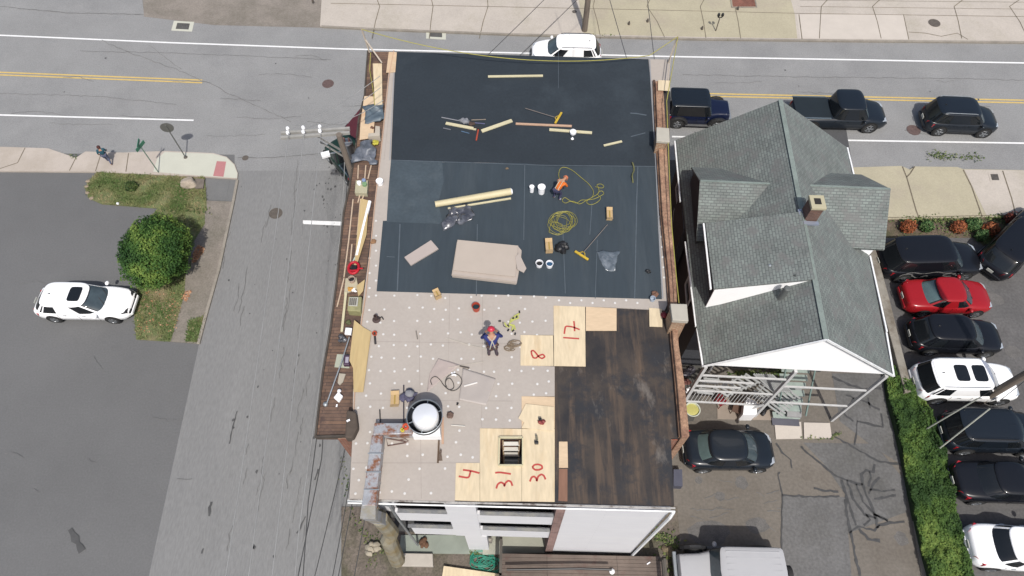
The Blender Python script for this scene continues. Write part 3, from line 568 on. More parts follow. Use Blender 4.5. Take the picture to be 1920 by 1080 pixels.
d = MB(); e = P(712, 983, 6.5); d.tube([e + Vector((0, .2, .2)), e + Vector((.1, .1, -2)), P(728, 1010, 4), P(745, 1050, .9)], [.3, .3, .32, .34], 10); d.build('duct_riser', mat('mossy riser', A(158, 152, 134), .8, var=.2, scale=2, col2=A(150, 130, 84)), t)
t = thing('exhaust_fan', 'round upblast exhaust fan with white domed cap on a square white curb', 'exhaust fan', P(797, 786, H))
MB().slab([(776, 776), (822, 776), (826, 817), (773, 817)], H + .04, H + .5).build('curb', M['whitepaint'], t, bevel=.02)
fc = P(796, 781, H + 1.0); 
MB().lathe((fc.x, fc.y, 0), [(.38, H + .5), (.5, H + .6), (.585, H + .8), (.6, H + 1.0), (.575, H + 1.0), (.56, H + .8), (.44, H + .62), (.3, H + .6)], 40, cap=False).build('shroud', mat('dark shroud', A(70, 74, 82), .5, .3, var=.1), t, smooth=True)
MB().lathe((fc.x, fc.y, 0), [(.605, H + .99), (.605, H + 1.02), (.585, H + 1.03), (.57, H + .99)], 40, cap=False).build('rim', M['metal'], t, smooth=True)
fc2 = P(797, 779, H + 1.25); MB().lathe((fc2.x, fc2.y, 0), [(.38, H + .7), (.435, H + .8), (.44, H + 1.2), (.4, H + 1.28), (.2, H + 1.33), (.001, H + 1.34)], 36, cap=False).build('motor_cap', mat('bright fan cap', (.8, .81, .82), .28, .35, var=.05), t, smooth=True)
s = MB()
for i in range(6): a_ = i * math.pi / 3 + .4; s.bar((fc.x + .38 * math.cos(a_), fc.y + .38 * math.sin(a_), H + .95), (fc.x + .58 * math.cos(a_), fc.y + .58 * math.sin(a_), H + .95), .03, .02)
s.build('bracket', M['metal'], t)
# ================================================================ THINGS LYING ON THE ROOF
ZB = H + .05      # top of boards / membrane
def strokes(parent, name, sts, z, m, wd=.062):
    s = MB()
    for st in sts:
        q = []
        for i in range(len(st) - 1):
            for k in range(5): q.append((st[i][0] + (st[i + 1][0] - st[i][0]) * k / 5, st[i][1] + (st[i + 1][1] - st[i][1]) * k / 5))
        q.append(st[-1])
        for _ in range(2): q = [q[0]] + [((a[0] + 2 * b[0] + c[0]) / 4, (a[1] + 2 * b[1] + c[1]) / 4) for a, b, c in zip(q, q[1:], q[2:])] + [q[-1]]
        s.ribbon([P(x, y, z) for x, y in q], wd)
    return s.build(name, m, parent)
def sheet(px, lab, sts=None, m='ply', z=ZB + .012, name='plywood_sheet', th=.02):
    t = tag(MB().slab(px, z - th, z).build(name, M[m]), lab, 'plywood', 'plywood sheets on the roof'); t.name = name
    if sts: strokes(t, 'painted_number', sts, z + .003, M['red_paint'])
    return t
sheet([(1038, 573), (1097, 575), (1098, 687), (1039, 686)], 'upright plywood sheet painted with a red 17', [[(1058, 626), (1060, 611), (1074, 613), (1087, 618)], [(1076, 602), (1077, 611), (1077.5, 621)], [(1056, 633), (1086, 635)]])
sheet([(1098.5, 575), (1156, 578), (1156, 620), (1098.5, 620)], 'blank plywood sheet right beside the one marked 17', m='ply2')
sheet([(976, 628), (1037, 629), (1038, 686), (976, 685)], 'square plywood sheet painted with a red 8', [[(996, 658), (1000, 657), (1005, 662), (1010, 669), (1016, 672.5), (1022, 669), (1018, 664), (1010, 667), (1005, 671.5), (1000, 671), (997, 665), (996, 658)]])
sheet([(855, 868), (899.5, 868), (899.5, 940), (853, 938)], 'plywood sheet painted with a red 4', [[(860, 893), (879, 896.5), (882.5, 883)], [(868, 881), (884, 883), (899, 887)]])
sh31 = sheet([(900, 803), (978, 804), (978, 940), (900, 940)], 'plywood sheet around the open hatch, painted with a red 31', [[(928.5, 886.5), (937, 885.5), (958, 888.7)], [(930.5, 916), (933, 908), (939, 904), (945, 907), (945.5, 912.5), (948, 905), (953, 901), (958, 903), (961, 911)]])
sheet([(978.5, 804), (1040, 804), (1040, 941), (978.5, 940)], 'plywood sheet painted with a red 30', [[(998, 876), (1002, 871.5), (1009, 870.5), (1016, 873), (1017, 878), (1011, 881), (1003, 881), (998, 876)], [(993.5, 903), (996.5, 895), (1001.5, 893), (1005.5, 897), (1006.5, 903), (1008.5, 893.5), (1015, 889), (1020, 892), (1023, 899)]])
sheet([(978, 743), (1040, 744), (1040, 803), (978, 803)], 'plywood sheet above the one marked 30', m='ply2')
sheet([(986, 757), (1039, 763), (1039, 808), (978, 802), (983, 792), (972, 784)], 'loose angled plywood offcut with a cut corner under a small red tool', z=ZB + .05)
sheet([(1217, 577), (1241, 579), (1242, 613), (1218, 612)], 'small plywood square beside the right brick chimney', z=ZB + .02)
sheet([(1048, 828), (1064, 828), (1065, 877), (1048, 877)], 'narrow plywood strip lying on the old dark roof boards', z=H + .03, m='ply2')
sheet([(1048, 879), (1064, 879), (1064, 940), (1047, 939)], 'narrow rusty brown board in line with the plywood strip', z=H + .02, m='pinklumber').data.materials[0] = mat('brown board', A(150, 112, 92), .9, var=.2, scale=3, stretch=(1, .2, 1))
sheet([(664, 600), (682, 614), (696, 622), (681, 735), (663, 735), (662, 690), (655, 676)], 'long aged plywood piece with cut corner on the left roof edge', m='ply3', z=ZB + .08)
sheet([(699, 119), (716, 119), (717, 196), (703, 197)], 'narrow plywood strip at the top left roof corner', z=ZB + .04)
sheet([(683, 180), (703, 181), (706, 200), (703, 215), (700, 258), (674, 262), (676, 230)], 'wider plywood piece lying under the grey tarp', z=ZB + .01, m='ply2')
sheet([(729, 97), (744, 98), (741, 135), (724, 136)], 'pink edged plywood strip at the front left corner of the membrane', z=ZB + .03, m='ply2')
sheet([(1234, 150), (1256, 151), (1256, 170), (1234, 169)], 'small plywood square on top of the right parapet corner', z=H + .42)
sheet([(676, 372), (692, 376), (687, 440), (668, 500), (664, 500)], 'thin plywood offcut leaning along the left roof edge', m='ply3', z=ZB + .02)
sheet([(668, 536), (684, 524), (681, 545), (672, 556)], 'triangular plywood offcut by the toolboxes', m='ply3', z=ZB + .02)
sheet([(832, 1061), (936, 1076), (930, 1110), (826, 1098)], 'plywood sheet lying on the ground in the rear yard', z=.25)
def cut_hole(objs, cutter):
    dg = None
    for o in objs:
        k = o.modifiers.new('cut', 'BOOLEAN'); k.object = cutter; k.operation = 'DIFFERENCE'; k.solver = 'EXACT'
    bpy.context.view_layer.update(); dg = bpy.context.evaluated_depsgraph_get()
    for o in objs:
        me = bpy.data.meshes.new_from_object(o.evaluated_get(dg)); o.modifiers.clear(); o.data = me
    bpy.data.objects.remove(cutter)
hp = pxs([(938, 823), (978, 823), (978, 871), (937, 871)], H)
cutter = MB().prism([(p.x, p.y) for p in hp], 5.5, H + .4).build('cutter', M['void'])
walls = [o for o in bld.children if o.name.startswith('wall') and o.data.materials[0].name == 'recess wall']
cut_hole(walls + [roof, sh31], cutter)
t = thing('roof_hatch_frame', 'pale timber frame around the open square roof hatch', 'hatch frame', P(957, 847, H))
s = MB(); q = pxs([(936, 820.5), (980, 820.5), (980, 873), (935, 873)], ZB + .03)
for i in range(4): s.bar(q[i], q[(i + 1) % 4], .045, .14)
s.build('curb', M['lumber'], t)
MB().prism([(p.x, p.y) for p in hp], 5.5, 5.52).build('shaft_floor', M['void'], t)
t = thing('ladder', 'wooden ladder with pale rungs standing inside the open roof hatch', 'ladder', P(957, 860, 6))
s = MB(); top = [P(943, 828, H + .05), P(974, 828, H + .05)]; bot = [top[0] + Vector((.06, -.75, -3.4)), top[1] + Vector((-.06, -.75, -3.4))]
for a, b in zip(top, bot): s.bar(a, b, .05, .1)
s.build('rail', mat('rail wood', A(176, 150, 120), .8, var=.1), t)
s = MB()
for i in range(9): u = (i + .4) / 9.5; s.bar(top[0].lerp(bot[0], u), top[1].lerp(bot[1], u), .13, .04)
s.build('rung', mat('pale rung', A(240, 236, 226), .7, var=.1), t)
# lumber
def plank(a, b, lab, wd=.1, th=.05, m='lumber', z=ZB, cat='lumber', name='lumber_plank'):
    return tag(MB().bar(P(*a, z + th / 2 + .012), P(*b, z + th / 2 + .012), wd, th).build(name, M[m], bevel=.004), lab, cat)
plank((915, 143.5), (1018, 142), 'pale plank lying alone near the top edge of the black roof', .11); plank((967, 232), (1072, 236.5), 'pinkish plank lying under the first yellow broom', .1, m='pinklumber')
plank((1030, 243), (1110, 249), 'pale plank lying behind the white plastic pot', .13); plank((903, 246), (960, 226), 'short wide pale plank lying at a slant', .17); plank((836, 231), (893, 242), 'pale plank beneath the grey backpack and tools', .14)
plank((1132, 273), (1166, 265), 'short pale offcut lying on the right half of the black roof', .09)
# yellow brooms
def broom(h0, h1, c0, c1, lab):
    t = thing('push_broom', lab, 'broom', P(*h1, ZB)); z = ZB + .05
    MB().cyl(P(*h0, z + .03), P(*h1, z + .12), .014, n=8).build('handle', mat('grey handle', A(150, 140, 132), .5), t)
    a = P(*c0, z + .03); b = P(*c1, z + .03); MB().bar(a, b, .09, .07).build('head', mat('yellow broom', A(226, 190, 62), .6, var=.08), t, bevel=.01)
    m_ = (a + b) / 2; hh = P(*h1, z + .08); s = MB()
    s.tube([a.lerp(b, .2), hh, a.lerp(b, .8)], .015, 6); s.tube([a.lerp(b, .25)] + [hh + (m_ - hh) * .15 + (b - a) * k for k in (-.1, .1)] + [a.lerp(b, .75)], .012, 6); s.build('brace', mat('yellow brace', A(206, 176, 70), .5), t)
    s = MB(); d = (b - a).normalized(); nn = Vector((-d.y, d.x, 0))
    for i in range(26): p = a.lerp(b, (i + .5) / 26); s.cyl(p - Vector((0, 0, .03)), p + nn * random.uniform(-.03, .03) - Vector((0, 0, .075)), .012, n=4)
    s.build('bristles', M['black'], t)
broom((985, 203), (1041, 220), (1053, 211), (1041, 231), 'yellow push broom lying above the pinkish plank'); broom((1139, 421), (1095, 472), (1078, 471), (1103, 487), 'yellow push broom lying with its long handle towards the cardboard box')
# rolls, boards, boxes
t = thing('cardboard_roll', 'long cream roll of roofing lying on the black roof', 'roll', P(888, 371, ZB)); a = P(816, 383, ZB + .14); b = P(958, 359, ZB + .14)
MB().cyl(a, b, .13, .15, 20).build('roll', mat('cream wrap', A(232, 218, 176), .6, var=.06, scale=2), t, smooth=True); d = (b - a).normalized(); MB().cyl(b, b + d * .06, .15, .1, 16).build('end_cap', M['plast'], t)
MB().bar(P(840, 391, ZB + .03), P(958, 372, ZB + .03), .07, .05).build('batten', M['lumber'], t)
tag(MB().slab([(758, 482), (808, 450), (822, 466), (770, 497)], ZB + .01, ZB + .09).build('insulation_board', mat('beige board', A(204, 190, 182), .8, var=.03), bevel=.006), 'single beige board lying at a slant, left of the board stack', 'board', 'loose beige boards')
base = [(858, 450), (971, 461), (977, 468), (976, 478), (972, 505), (968, 527), (848, 513)]
for i in range(7):
    dx = random.uniform(-2, 2); dy = random.uniform(-1, 1.5); z = ZB + .02 + i * .045
    pp = [(x + dx, y + dy + (6 - i) * 1.1) for x, y in base]
    if i > 4: pp = [(858 + dx, 450 + dy), (971 + dx, 461 + dy), (966 + dx, 519 + dy), (850 + dx, 507 + dy)]
    tag(MB().slab(pp, z, z + .04).build('insulation_board', mat('beige board %d' % (i % 3), A(208 - 4 * (i % 3), 194 - 3 * (i % 3), 180), .8, var=.03)), ['lowest board of the beige stack', 'second board from the bottom of the beige stack', 'third board from the bottom of the beige stack', 'middle board of the beige stack', 'third board from the top of the beige stack', 'second board from the top of the beige stack', 'topmost board of the beige stack'][i], 'board', 'loose beige boards')
tag(MB().slab([(966, 482), (973, 474), (987, 503), (982, 511), (970, 505)], ZB + .33, ZB + .36).build('insulation_board', mat('beige board 1', A(204, 191, 180), .8)), 'small beige offcut sticking out of the right side of the stack', 'board', 'loose beige boards')
def carton(c, wd, dp, h, rz, lab, tape=True, z=ZB, m=None):
    t = thing('cardboard_box', lab, 'box', P(*c, z + .01), rz); cm = m or mat('cardboard', A(216, 184, 136), .85, var=.08, scale=5)
    MB().box((0, 0, h / 2), (wd, dp, h)).build('carton', cm, t, local=True, bevel=.006)
    f = MB(); f.plate([(-wd / 2, dp / 2, h + .005), (wd / 2, dp / 2, h + .005), (wd / 2, dp * .9, h + .06), (-wd / 2, dp * .9, h + .06)], .006); f.plate([(-wd / 2, -dp / 2, h + .005), (wd / 2, -dp / 2, h + .005), (wd / 2, -dp * .85, h + .07), (-wd / 2, -dp * .85, h + .07)], .006); f.build('flap', cm, t, local=True)
    if tape: MB().box((0, 0, h + .003), (.05, dp, .004)).build('tape', mat('box tape', A(190, 160, 84), .3), t, local=True)
    return t
carton((1029, 468), .28, .36, .28, .05, 'open cardboard box with a red tool on it, beside the black bag'); carton((1142, 407), .24, .34, .22, -.03, 'small cardboard box standing at the end of the broom handle')
carton((741, 751), .3, .34, .1, .05, 'flat open cardboard box left of the exhaust fan'); carton((821, 557), .24, .2, .3, .5, 'small tan box at the lower edge of the membrane')
def bucket(c, r, h, m, lab, z=ZB, lid=None, cat='bucket', open_=True, inner=None):
    t = thing('bucket', lab, cat, P(*c, z + .01))
    prof = [(r * .86, 0), (r, h), (r * 1.06, h), (r * 1.06, h + .015), (r * .93, h + .015), (r * .8, .02), (.001, .02)] if open_ else [(r * .86, 0), (r, h), (r * 1.07, h), (r * 1.07, h + .03), (r * .9, h + .03), (r * .88, h + .02), (.001, h + .02)]
    MB().lathe((0, 0, 0), prof, 24).build('shell', m, t, smooth=True, local=True)
    MB().tube([(r * 1.07 * math.cos(a), r * 1.07 * math.sin(a) * .9, h - .02 - .1 * math.sin(a) if math.sin(a) > 0 else h) for a in [i * math.pi / 10 for i in range(11)]], .006, 5).build('bail', M['metal'], t, local=True)
    if inner: MB().lathe((0, 0, h * .6), [(r * .9, 0), (r * .6, .02), (.001, .03)], 18).build('contents', inner, t, local=True)
    return t
bucket((1015, 361), .15, .36, M['plast'], 'larger of the two white buckets left of the orange worker', open_=False); bucket((997, 359), .095, .3, M['plast'], 'smaller white bucket left of the larger white one', open_=False)
bucket((1011, 498), .14, .2, M['plast'], 'white pail holding dark tools, left of its twin', inner=M['black']); bucket((1030, 499), .14, .2, M['plast'], 'white pail with a blue and black cloth, right of its twin', inner=mat('blue cloth', A(40, 90, 130), .8))
bucket((713, 345), .14, .2, M['plast'], 'white bucket standing on the beige left roof edge', open_=False); bucket((893, 580), .15, .26, mat('red bucket', A(206, 84, 60), .5), 'orange red bucket on the beige boards above the worker in blue', inner=mat('teal water', A(40, 70, 76), .3))
bucket((703, 627), .09, .1, mat('orange tub', A(226, 110, 80), .5), 'tiny orange tub beside the black vent pipe'); bucket((1223, 563), .1, .16, mat('blue white pail', A(200, 214, 230), .4), 'small blue and white pail at the lower right membrane corner')
t = thing('plastic_jug', 'white plastic pot with a pointed base leaning on the pale plank', 'pot', P(1074, 254, ZB)); MB().lathe(P(1074, 252, ZB), [(.09, .01), (.15, .1), (.14, .2), (.05, .24), (.04, .3), (.001, .3)], 18).build('body', M['plast'], t, smooth=True); MB().lathe(P(1073, 261, ZB + .05), [(.001, 0), (.07, .03), (.02, .12)], 12).build('spout', M['plast'], t)
# hoses and ropes
def hose(px, r, m, lab, name='hose', z=ZB, cat='hose', wob=0., smooth_n=3):
    q = [P(x, y, z + r + .015) for x, y in px]
    for _ in range(smooth_n):
        n = [q[0]]
        for a, b in zip(q, q[1:]): n += [a * .75 + b * .25, a * .25 + b * .75]
        q = n + [q[-1]]
    for i, p in enumerate(q): p.z += r * 1.2 * (1 + math.sin(i * .37))
    return tag(MB().tube(q, r, 6).build(name, m, smooth=True), lab, cat)
M['yhose'] = mat('yellow hose', A(176, 168, 76), .5, var=.12, scale=3)
hose([(1049, 338), (1047, 326), (1050, 316), (1060, 313), (1070, 318), (1084, 328), (1098, 340), (1108, 350), (1112, 356), (1113, 366), (1108, 372), (1098, 377), (1086, 384), (1076, 378), (1068, 377), (1060, 383), (1053, 376), (1058, 370), (1068, 376), (1082, 383), (1090, 374), (1100, 376), (1112, 374), (1126, 368), (1133, 364), (1130, 358), (1122, 360), (1120, 366), (1128, 372), (1118, 381), (1106, 386), (1098, 378), (1108, 372), (1124, 362), (1122, 352), (1118, 346), (1126, 345), (1134, 350), (1126, 354), (1116, 350)], .012, M['yhose'], 'tangled yellow air hose around the orange worker')
def coil(cx, cy, rx, ry, n, seed):
    rr = random.Random(seed); out = []
    for i in range(n * 9):
        a = i * 2 * math.pi / 9; k = .45 + .55 * abs(math.sin(i * .071 + seed)); dx = 12 * math.sin(i * .05 + seed * 2) * rx / 32; dy = 14 * math.sin(i * .043 + seed) * ry / 30
        out.append((cx + dx + rx * k * math.cos(a) + rr.uniform(-1.5, 1.5), cy + dy + ry * k * math.sin(a) + rr.uniform(-1.5, 1.5)))
    return out
hose([(x + random.uniform(-4, 4), y + random.uniform(-4, 4)) for x, y in coil(1051, 421, 25, 21, 11, 3)], .008, M['yhose'], 'loosely coiled yellow air hose below the orange worker', smooth_n=2)
hose([(810, 722), (806, 712), (815, 705), (826, 712), (832, 724), (845, 734), (860, 730), (868, 716), (862, 704), (850, 700), (838, 706), (834, 720), (840, 732), (852, 730), (850, 716), (842, 708), (834, 716), (838, 728)], .014, mat('black hose', A(90, 84, 78), .5), 'thin black hose coiled on the beige boards near the exhaust fan')
M['srope'] = mat('safety line', A(190, 182, 90), .6, var=.1)
g = coil(910, 1054, 24, 16, 16, 5); hose(g, .018, mat('green hose', A(50, 150, 124), .45, var=.2, scale=4), 'pile of green garden hose on the ground in the rear yard', z=.05, smooth_n=1)
hose([(1185, 306), (1190, 318), (1184, 330), (1187, 342)], .03, mat('olive rope', A(120, 120, 76), .8), 'short olive strap hanging on the right side of the black roof', cat='strap', name='strap')
hose([(836, 634), (870, 644), (900, 652), (915, 655)], .01, mat('pale rope', A(220, 212, 196), .7), 'pale cord leading to the worker in blue', cat='cord', name='cord'); hose([(840, 690), (880, 682), (908, 678)], .008, mat('pale rope', A(220, 212, 196), .7), 'thin pale cord below the worker in blue', cat='cord', name='cord')
s = MB()
for k in range(3): 
    q = coil(957 + k * 3, 650 - k * 2, 11, 6, 3, 8 + k); s.tube([P(x, y, ZB + .03 + k * .02) for x, y in q], .016, 5)
tag(s.build('rope_coil', mat('tan rope', A(150, 132, 110), .9, var=.2)), 'coil of brown rope lying right of the worker in blue', 'rope')
t = thing('safety_harness', 'yellow safety harness with black buckles on the beige boards', 'harness', P(962, 605, ZB))
s = MB()
for px in ([(974, 588), (966, 592), (958, 600), (955, 608), (964, 610), (966, 618)], [(970, 590), (972, 596), (962, 600), (957, 604)], [(955, 608), (962, 612), (960, 620)], [(946, 605), (950, 612), (956, 613)]): s.ribbon([P(x, y, ZB + .03 + random.random() * .04) for x, y in px], .06)
s.build('webbing', mat('lime webbing', A(206, 208, 112), .7, var=.15, scale=8), t, solid=.008)
s = MB()
for c in ((937, 602), (953, 611), (962, 597), (969, 594), (974, 585), (966, 626), (953, 619), (962, 620)): s.box(P(*c, ZB + .05), (.09, .05, .04), random.uniform(0, 3))
s.build('buckle', M['black'], t); hose([(943, 604), (944, 612), (950, 614)], .012, M['black'], 'short black lanyard beside the yellow harness', cat='lanyard', name='lanyard')
# tarps, bags, crumpled film
def film(px, lab, m, amp, name='crumpled_film', cat='plastic film', nx=20, ny=16, seed=0, z=ZB, solid=.006, fr=7):
    return tag(MB().cloth(px, z, amp, nx, ny, seed, fr=fr).build(name, m, smooth=True, solid=solid, ang=70), lab, cat)
film([(838, 388), (878, 384), (890, 412), (830, 432)], 'crumpled black plastic sheeting beside the cream roll', mat('dark film', A(78, 80, 88), .22, var=.3, scale=5, col2=A(130, 132, 140), spec=.8), .2, seed=2)
film([(1116, 470), (1161, 471), (1152, 509), (1136, 508)], 'clear plastic sheet lying right of the second broom', mat('clear film', A(104, 114, 122), .25, var=.25, scale=6, col2=A(140, 148, 156), spec=.8), .1, seed=5)
film([(684, 198), (719, 195), (721, 225), (684, 232)], 'grey blue tarp bundle near the top left roof edge', mat('grey tarp', A(104, 118, 128), .5, var=.15, scale=4), .14, seed=9, name='tarp', cat='tarp')
film([(680, 262), (704, 268), (705, 310), (655, 302)], 'grey crumpled tarp hanging over the left roof edge', mat('grey tarp b', A(110, 116, 126), .45, var=.2, scale=5, col2=A(140, 144, 154)), .22, seed=12, name='tarp', cat='tarp')
film([(822, 672), (862, 684), (800, 735), (806, 700)], 'thin translucent underlay sheet on the beige boards', mat('pink film', A(204, 188, 180), .5, var=.06), .012, seed=4, solid=.002); film([(868, 690), (930, 710), (912, 760), (860, 750)], 'pale underlay sheet lying below the worker in blue', mat('pale film', A(200, 190, 182), .5, var=.05), .012, seed=6, solid=.002)
def heap(c, r, m, lab, name, cat, z=ZB, n=5, seed=1):
    t = thing(name, lab, cat, P(*c, z)); rr = random.Random(seed); b = MB(); p0 = P(*c, z)
    for i in range(n): b.blob(p0 + Vector((rr.uniform(-r, r) * .6, rr.uniform(-r, r) * .6, r * .35)), (r * rr.uniform(.4, .7), r * rr.uniform(.35, .6), r * .4), seed + i, .5)
    b.build('body', m, t, smooth=True); return t
h_ = heap((1053, 466), .3, M['black'], 'black tool bag standing beside the cardboard box', 'tool_bag', 'bag', seed=3); MB().tube([P(1046, 460, ZB + .3), P(1050, 456, ZB + .42), P(1058, 458, ZB + .42), P(1060, 465, ZB + .3)], .015, 6).build('handle', M['black'], h_)
h_ = heap((765, 743), .26, mat('purple cloth', A(98, 96, 120), .9, var=.3, scale=6), 'grey and purple work clothes heaped beside the exhaust fan', 'work_clothes', 'clothes', seed=5, n=7); MB().blob(P(768, 738, ZB + .3), (.16, .14, .08), 2).build('pocket', mat('grey cloth', A(160, 160, 164), .9), h_, smooth=True)
heap((873, 231), .26, mat('grey pack', A(150, 152, 158), .8, var=.15), 'pale grey backpack lying on the planks and hand tools', 'backpack', 'backpack', seed=11, n=4); heap((886, 234), .16, mat('brown pouch', A(92, 74, 66), .9, var=.3), 'brown leather tool pouch beside the grey backpack', 'tool_pouch', 'pouch', seed=12)
heap((705, 268), .15, mat('yellow gloves', A(206, 196, 74), .8, var=.2, scale=8), 'yellow work gloves on the left roof edge', 'work_gloves', 'gloves', seed=21, n=6)
heap((1230, 552), .17, mat('brown rope', A(140, 104, 86), .9, var=.3), 'small brown heap of rope at the lower right membrane corner', 'rope_heap', 'rope', seed=31); heap((700, 455), .15, mat('tan rope b', A(168, 128, 92), .9, var=.3), 'small heap of tan rope on the left beige edge', 'rope_heap', 'rope', seed=33)
heap((1215, 512), .13, M['black'], 'small black scrap at the right side of the membrane', 'rubber_scrap', 'scrap', seed=35, n=4); heap((951, 318), .08, mat('brown scrap', A(140, 120, 96), .9), 'tiny brown scrap on the black roof above the roll', 'rubber_scrap', 'scrap', seed=36, n=3)
heap((843, 778), .16, mat('red brown coil', A(120, 96, 84), .8, var=.3), 'brown coil of cord just right of the exhaust fan', 'cord_coil', 'cord', seed=41); heap((857, 757), .07, M['black'], 'small black tape roll right of the exhaust fan', 'tape_roll', 'tape', seed=42, n=2)
t = heap((1015, 793), .13, mat('red tool', A(160, 70, 66), .6, var=.3), 'red and grey power tool on the angled plywood offcut', 'power_tool', 'tool', z=ZB + .06, seed=51, n=4); MB().box(P(1013, 786, ZB + .18), (.1, .08, .08)).build('battery', M['black'], t)
t = thing('nail_gun', 'black nail gun standing upright on the plywood marked 30', 'tool', P(1006, 827, ZB)); MB().box(P(1006, 830, ZB + .09), (.13, .1, .14)).build('body', M['black'], t, bevel=.02); MB().cyl(P(1007, 825, ZB + .1), P(1006, 816, ZB + .2), .04, .03, 10).build('nozzle', mat('grey tool', A(120, 116, 96), .6), t)
t = thing('hand_tool', 'red handled hand tool with a steel head below the grey backpack', 'tool', P(893, 254, ZB)); MB().bar(P(897, 243, ZB + .04), P(893, 263, ZB + .04), .06, .05).build('handle', mat('red handle', A(190, 84, 60), .5), t); MB().bar(P(888, 240, ZB + .04), P(902, 241, ZB + .04), .08, .06).build('head', mat('dark steel', A(84, 80, 78), .5, .5), t)
for px, lab, c in (([(828, 220), (864, 227)], 'long steel bar pointing left from the grey backpack', (200, 200, 204)), ([(884, 225), (911, 224)], 'pale pointed rod right of the grey backpack', (196, 180, 160)), ([(886, 230), (909, 232)], 'second thinner rod right of the grey backpack', (150, 150, 190)), ([(831, 240), (845, 243)], 'short curved steel tool left of the plank pile', (170, 170, 176)), ([(865, 246), (880, 250)], 'short blue grey tool below the plank pile', (120, 150, 180))):
    tag(MB().bar(P(*px[0], ZB + .03), P(*px[1], ZB + .04), .03, .025).build('steel_bar', mat('bar%d' % c[2], A(*c), .4, .3)), lab, 'tool')
for px, r, lab, c in (([(702, 622), (704, 645)], .04, 'short black pipe lying beside the long aged plywood', (70, 66, 66)), ([(760, 828), (724, 822), (727, 836), (762, 830)], .02, 'bent brown metal rods lying left under the exhaust fan', (120, 92, 84)), ([(823, 826), (821, 868)], .03, 'brown rod lying below the exhaust fan', (110, 86, 66)), ([(746, 826), (760, 823), (766, 827), (758, 830)], .015, 'small brown metal ring near the bent rods', (150, 120, 110)), ([(712, 768), (713, 792)], .02, 'thin black rod left of the exhaust fan', (40, 40, 44)), ([(757, 722), (757, 792)], .022, 'long black rod beside the work clothes', (40, 38, 60)), ([(846, 797), (872, 799)], .018, 'short white cord right of the exhaust fan', (240, 236, 226)), ([(780, 620), (783, 636)], .02, 'small grey wire on the beige boards', (150, 142, 132)), ([(862, 686), (880, 690)], .03, 'dark knife lying on the pale boards', (96, 88, 80)), ([(895, 717), (870, 724)], .03, 'white paper scrap near the black hose', (250, 246, 240))):  # the two blackest rods are plain tubes lying flat on the boards
    tag(MB().tube([P(x, y, ZB + .03) for x, y in px], r, 6).build('rod', mat('rod%d_%d' % (c[0], c[2]), A(*c), .6)), lab, 'rod')
t = thing('vent_pipe', 'black vent pipe with a flange by the left roof edge', 'vent', P(706, 598, ZB)); MB().lathe(P(706, 599, ZB), [(.16, 0), (.15, .02), (.07, .04), (.07, .3), (.05, .3), (.05, .1)], 18, cap=False).build('pipe', mat('dark brown pipe', A(84, 66, 62), .7), t); MB().tube([P(710, 597, ZB + .05), P(716, 594, ZB + .04), P(719, 599, ZB + .03)], .025, 6).build('hook', M['black'], t)
t = thing('guy_fixing', 'brown pointed roof fixing with wires, right of the brown rod', 'fixing', P(826, 858, ZB)); s = MB()
for i in range(6): s.bar(P(822 + i * 1.4, 864, ZB + .02), P(826 + random.uniform(-2, 2), 845 + random.uniform(-4, 6), ZB + .1), .02, .02)
s.build('wires', mat('brown wire', A(110, 92, 78), .8), t)
tag(MB().slab([(828, 782), (832, 782), (832, 832), (828, 832)], ZB, ZB + .03).build('timber_strip', M['pinklumber']), 'thin timber strip on the right of the fan curb', 'lumber')
# things on the left ledge
ZE = ZL + .01
t = thing('chainsaw', 'red round power saw on the left brick ledge', 'saw', P(662, 502, ZE)); s = MB(); c = P(663, 502, ZE + .2)
s.tube([c + Vector((.2 * math.cos(a), .26 * math.sin(a), 0)) for a in [i * math.pi / 8 for i in range(16)]], .055, 8, closed=True); s.tube([c + Vector((-.2, -.1, 0)), c + Vector((0, -.2, .1)), c + Vector((.2, -.1, 0))], .04, 6); s.build('guard', mat('bright red', A(206, 36, 52), .4), t, smooth=True)
MB().box(c - Vector((0, 0, .1)), (.22, .28, .18)).build('motor', M['black'], t, bevel=.02); MB().tube([c + Vector((.18, -.1, .1)), c + Vector((.4, -.1, .12))], .03, 6).build('hose_end', mat('bright red', A(206, 36, 52), .4), t)
tag(MB().tube([P(693, 378, ZE + .12), P(678, 440, ZE + .12), P(669, 480, ZE + .12)], .08, 10).build('white_pipe', M['plast'], smooth=True), 'thick white plastic pipe lying along the left roof edge', 'pipe')
tag(MB().tube([P(669, 480, ZE + .12), P(664, 486, ZE + .12), P(661, 492, ZE + .1)], [.06, .03, .03], 8).build('pipe_nozzle', mat('pale green', A(200, 220, 210), .4)), 'pale nozzle at the lower end of the white pipe', 'nozzle')
tag(MB().bar(P(649, 548, ZE + .1), P(641, 622, ZE + .1), .09, .06).build('lumber_plank', M['lumber']), 'pale plank lying upright left of the stone planter box', 'lumber')
t = thing('toolbox', 'grey topped olive tool crate on the left ledge', 'tool crate', P(663, 570, ZE)); MB().slab([(653, 556), (678, 556), (676, 584), (651, 582)], ZE, ZE + .4).build('crate', mat('olive crate', A(170, 166, 120), .7, var=.15, scale=4), t, bevel=.02)
MB().slab([(655, 557), (672, 557), (670, 574), (653, 573)], ZE + .4, ZE + .44).build('lid', mat('grey lid', A(206, 204, 192), .6), t, bevel=.01); s = MB()
for i in range(4): s.bar(P(657 + i * 3.6, 559, ZE + .45), P(656 + i * 3.4, 572, ZE + .45), .05, .02)
s.build('slot', mat('slot', A(120, 116, 108), .8), t)
bucket((661, 528), .13, .22, mat('clay bucket', A(214, 190, 170), .6), 'small round tub holding dark water on the left ledge', z=ZE, inner=M['black'])
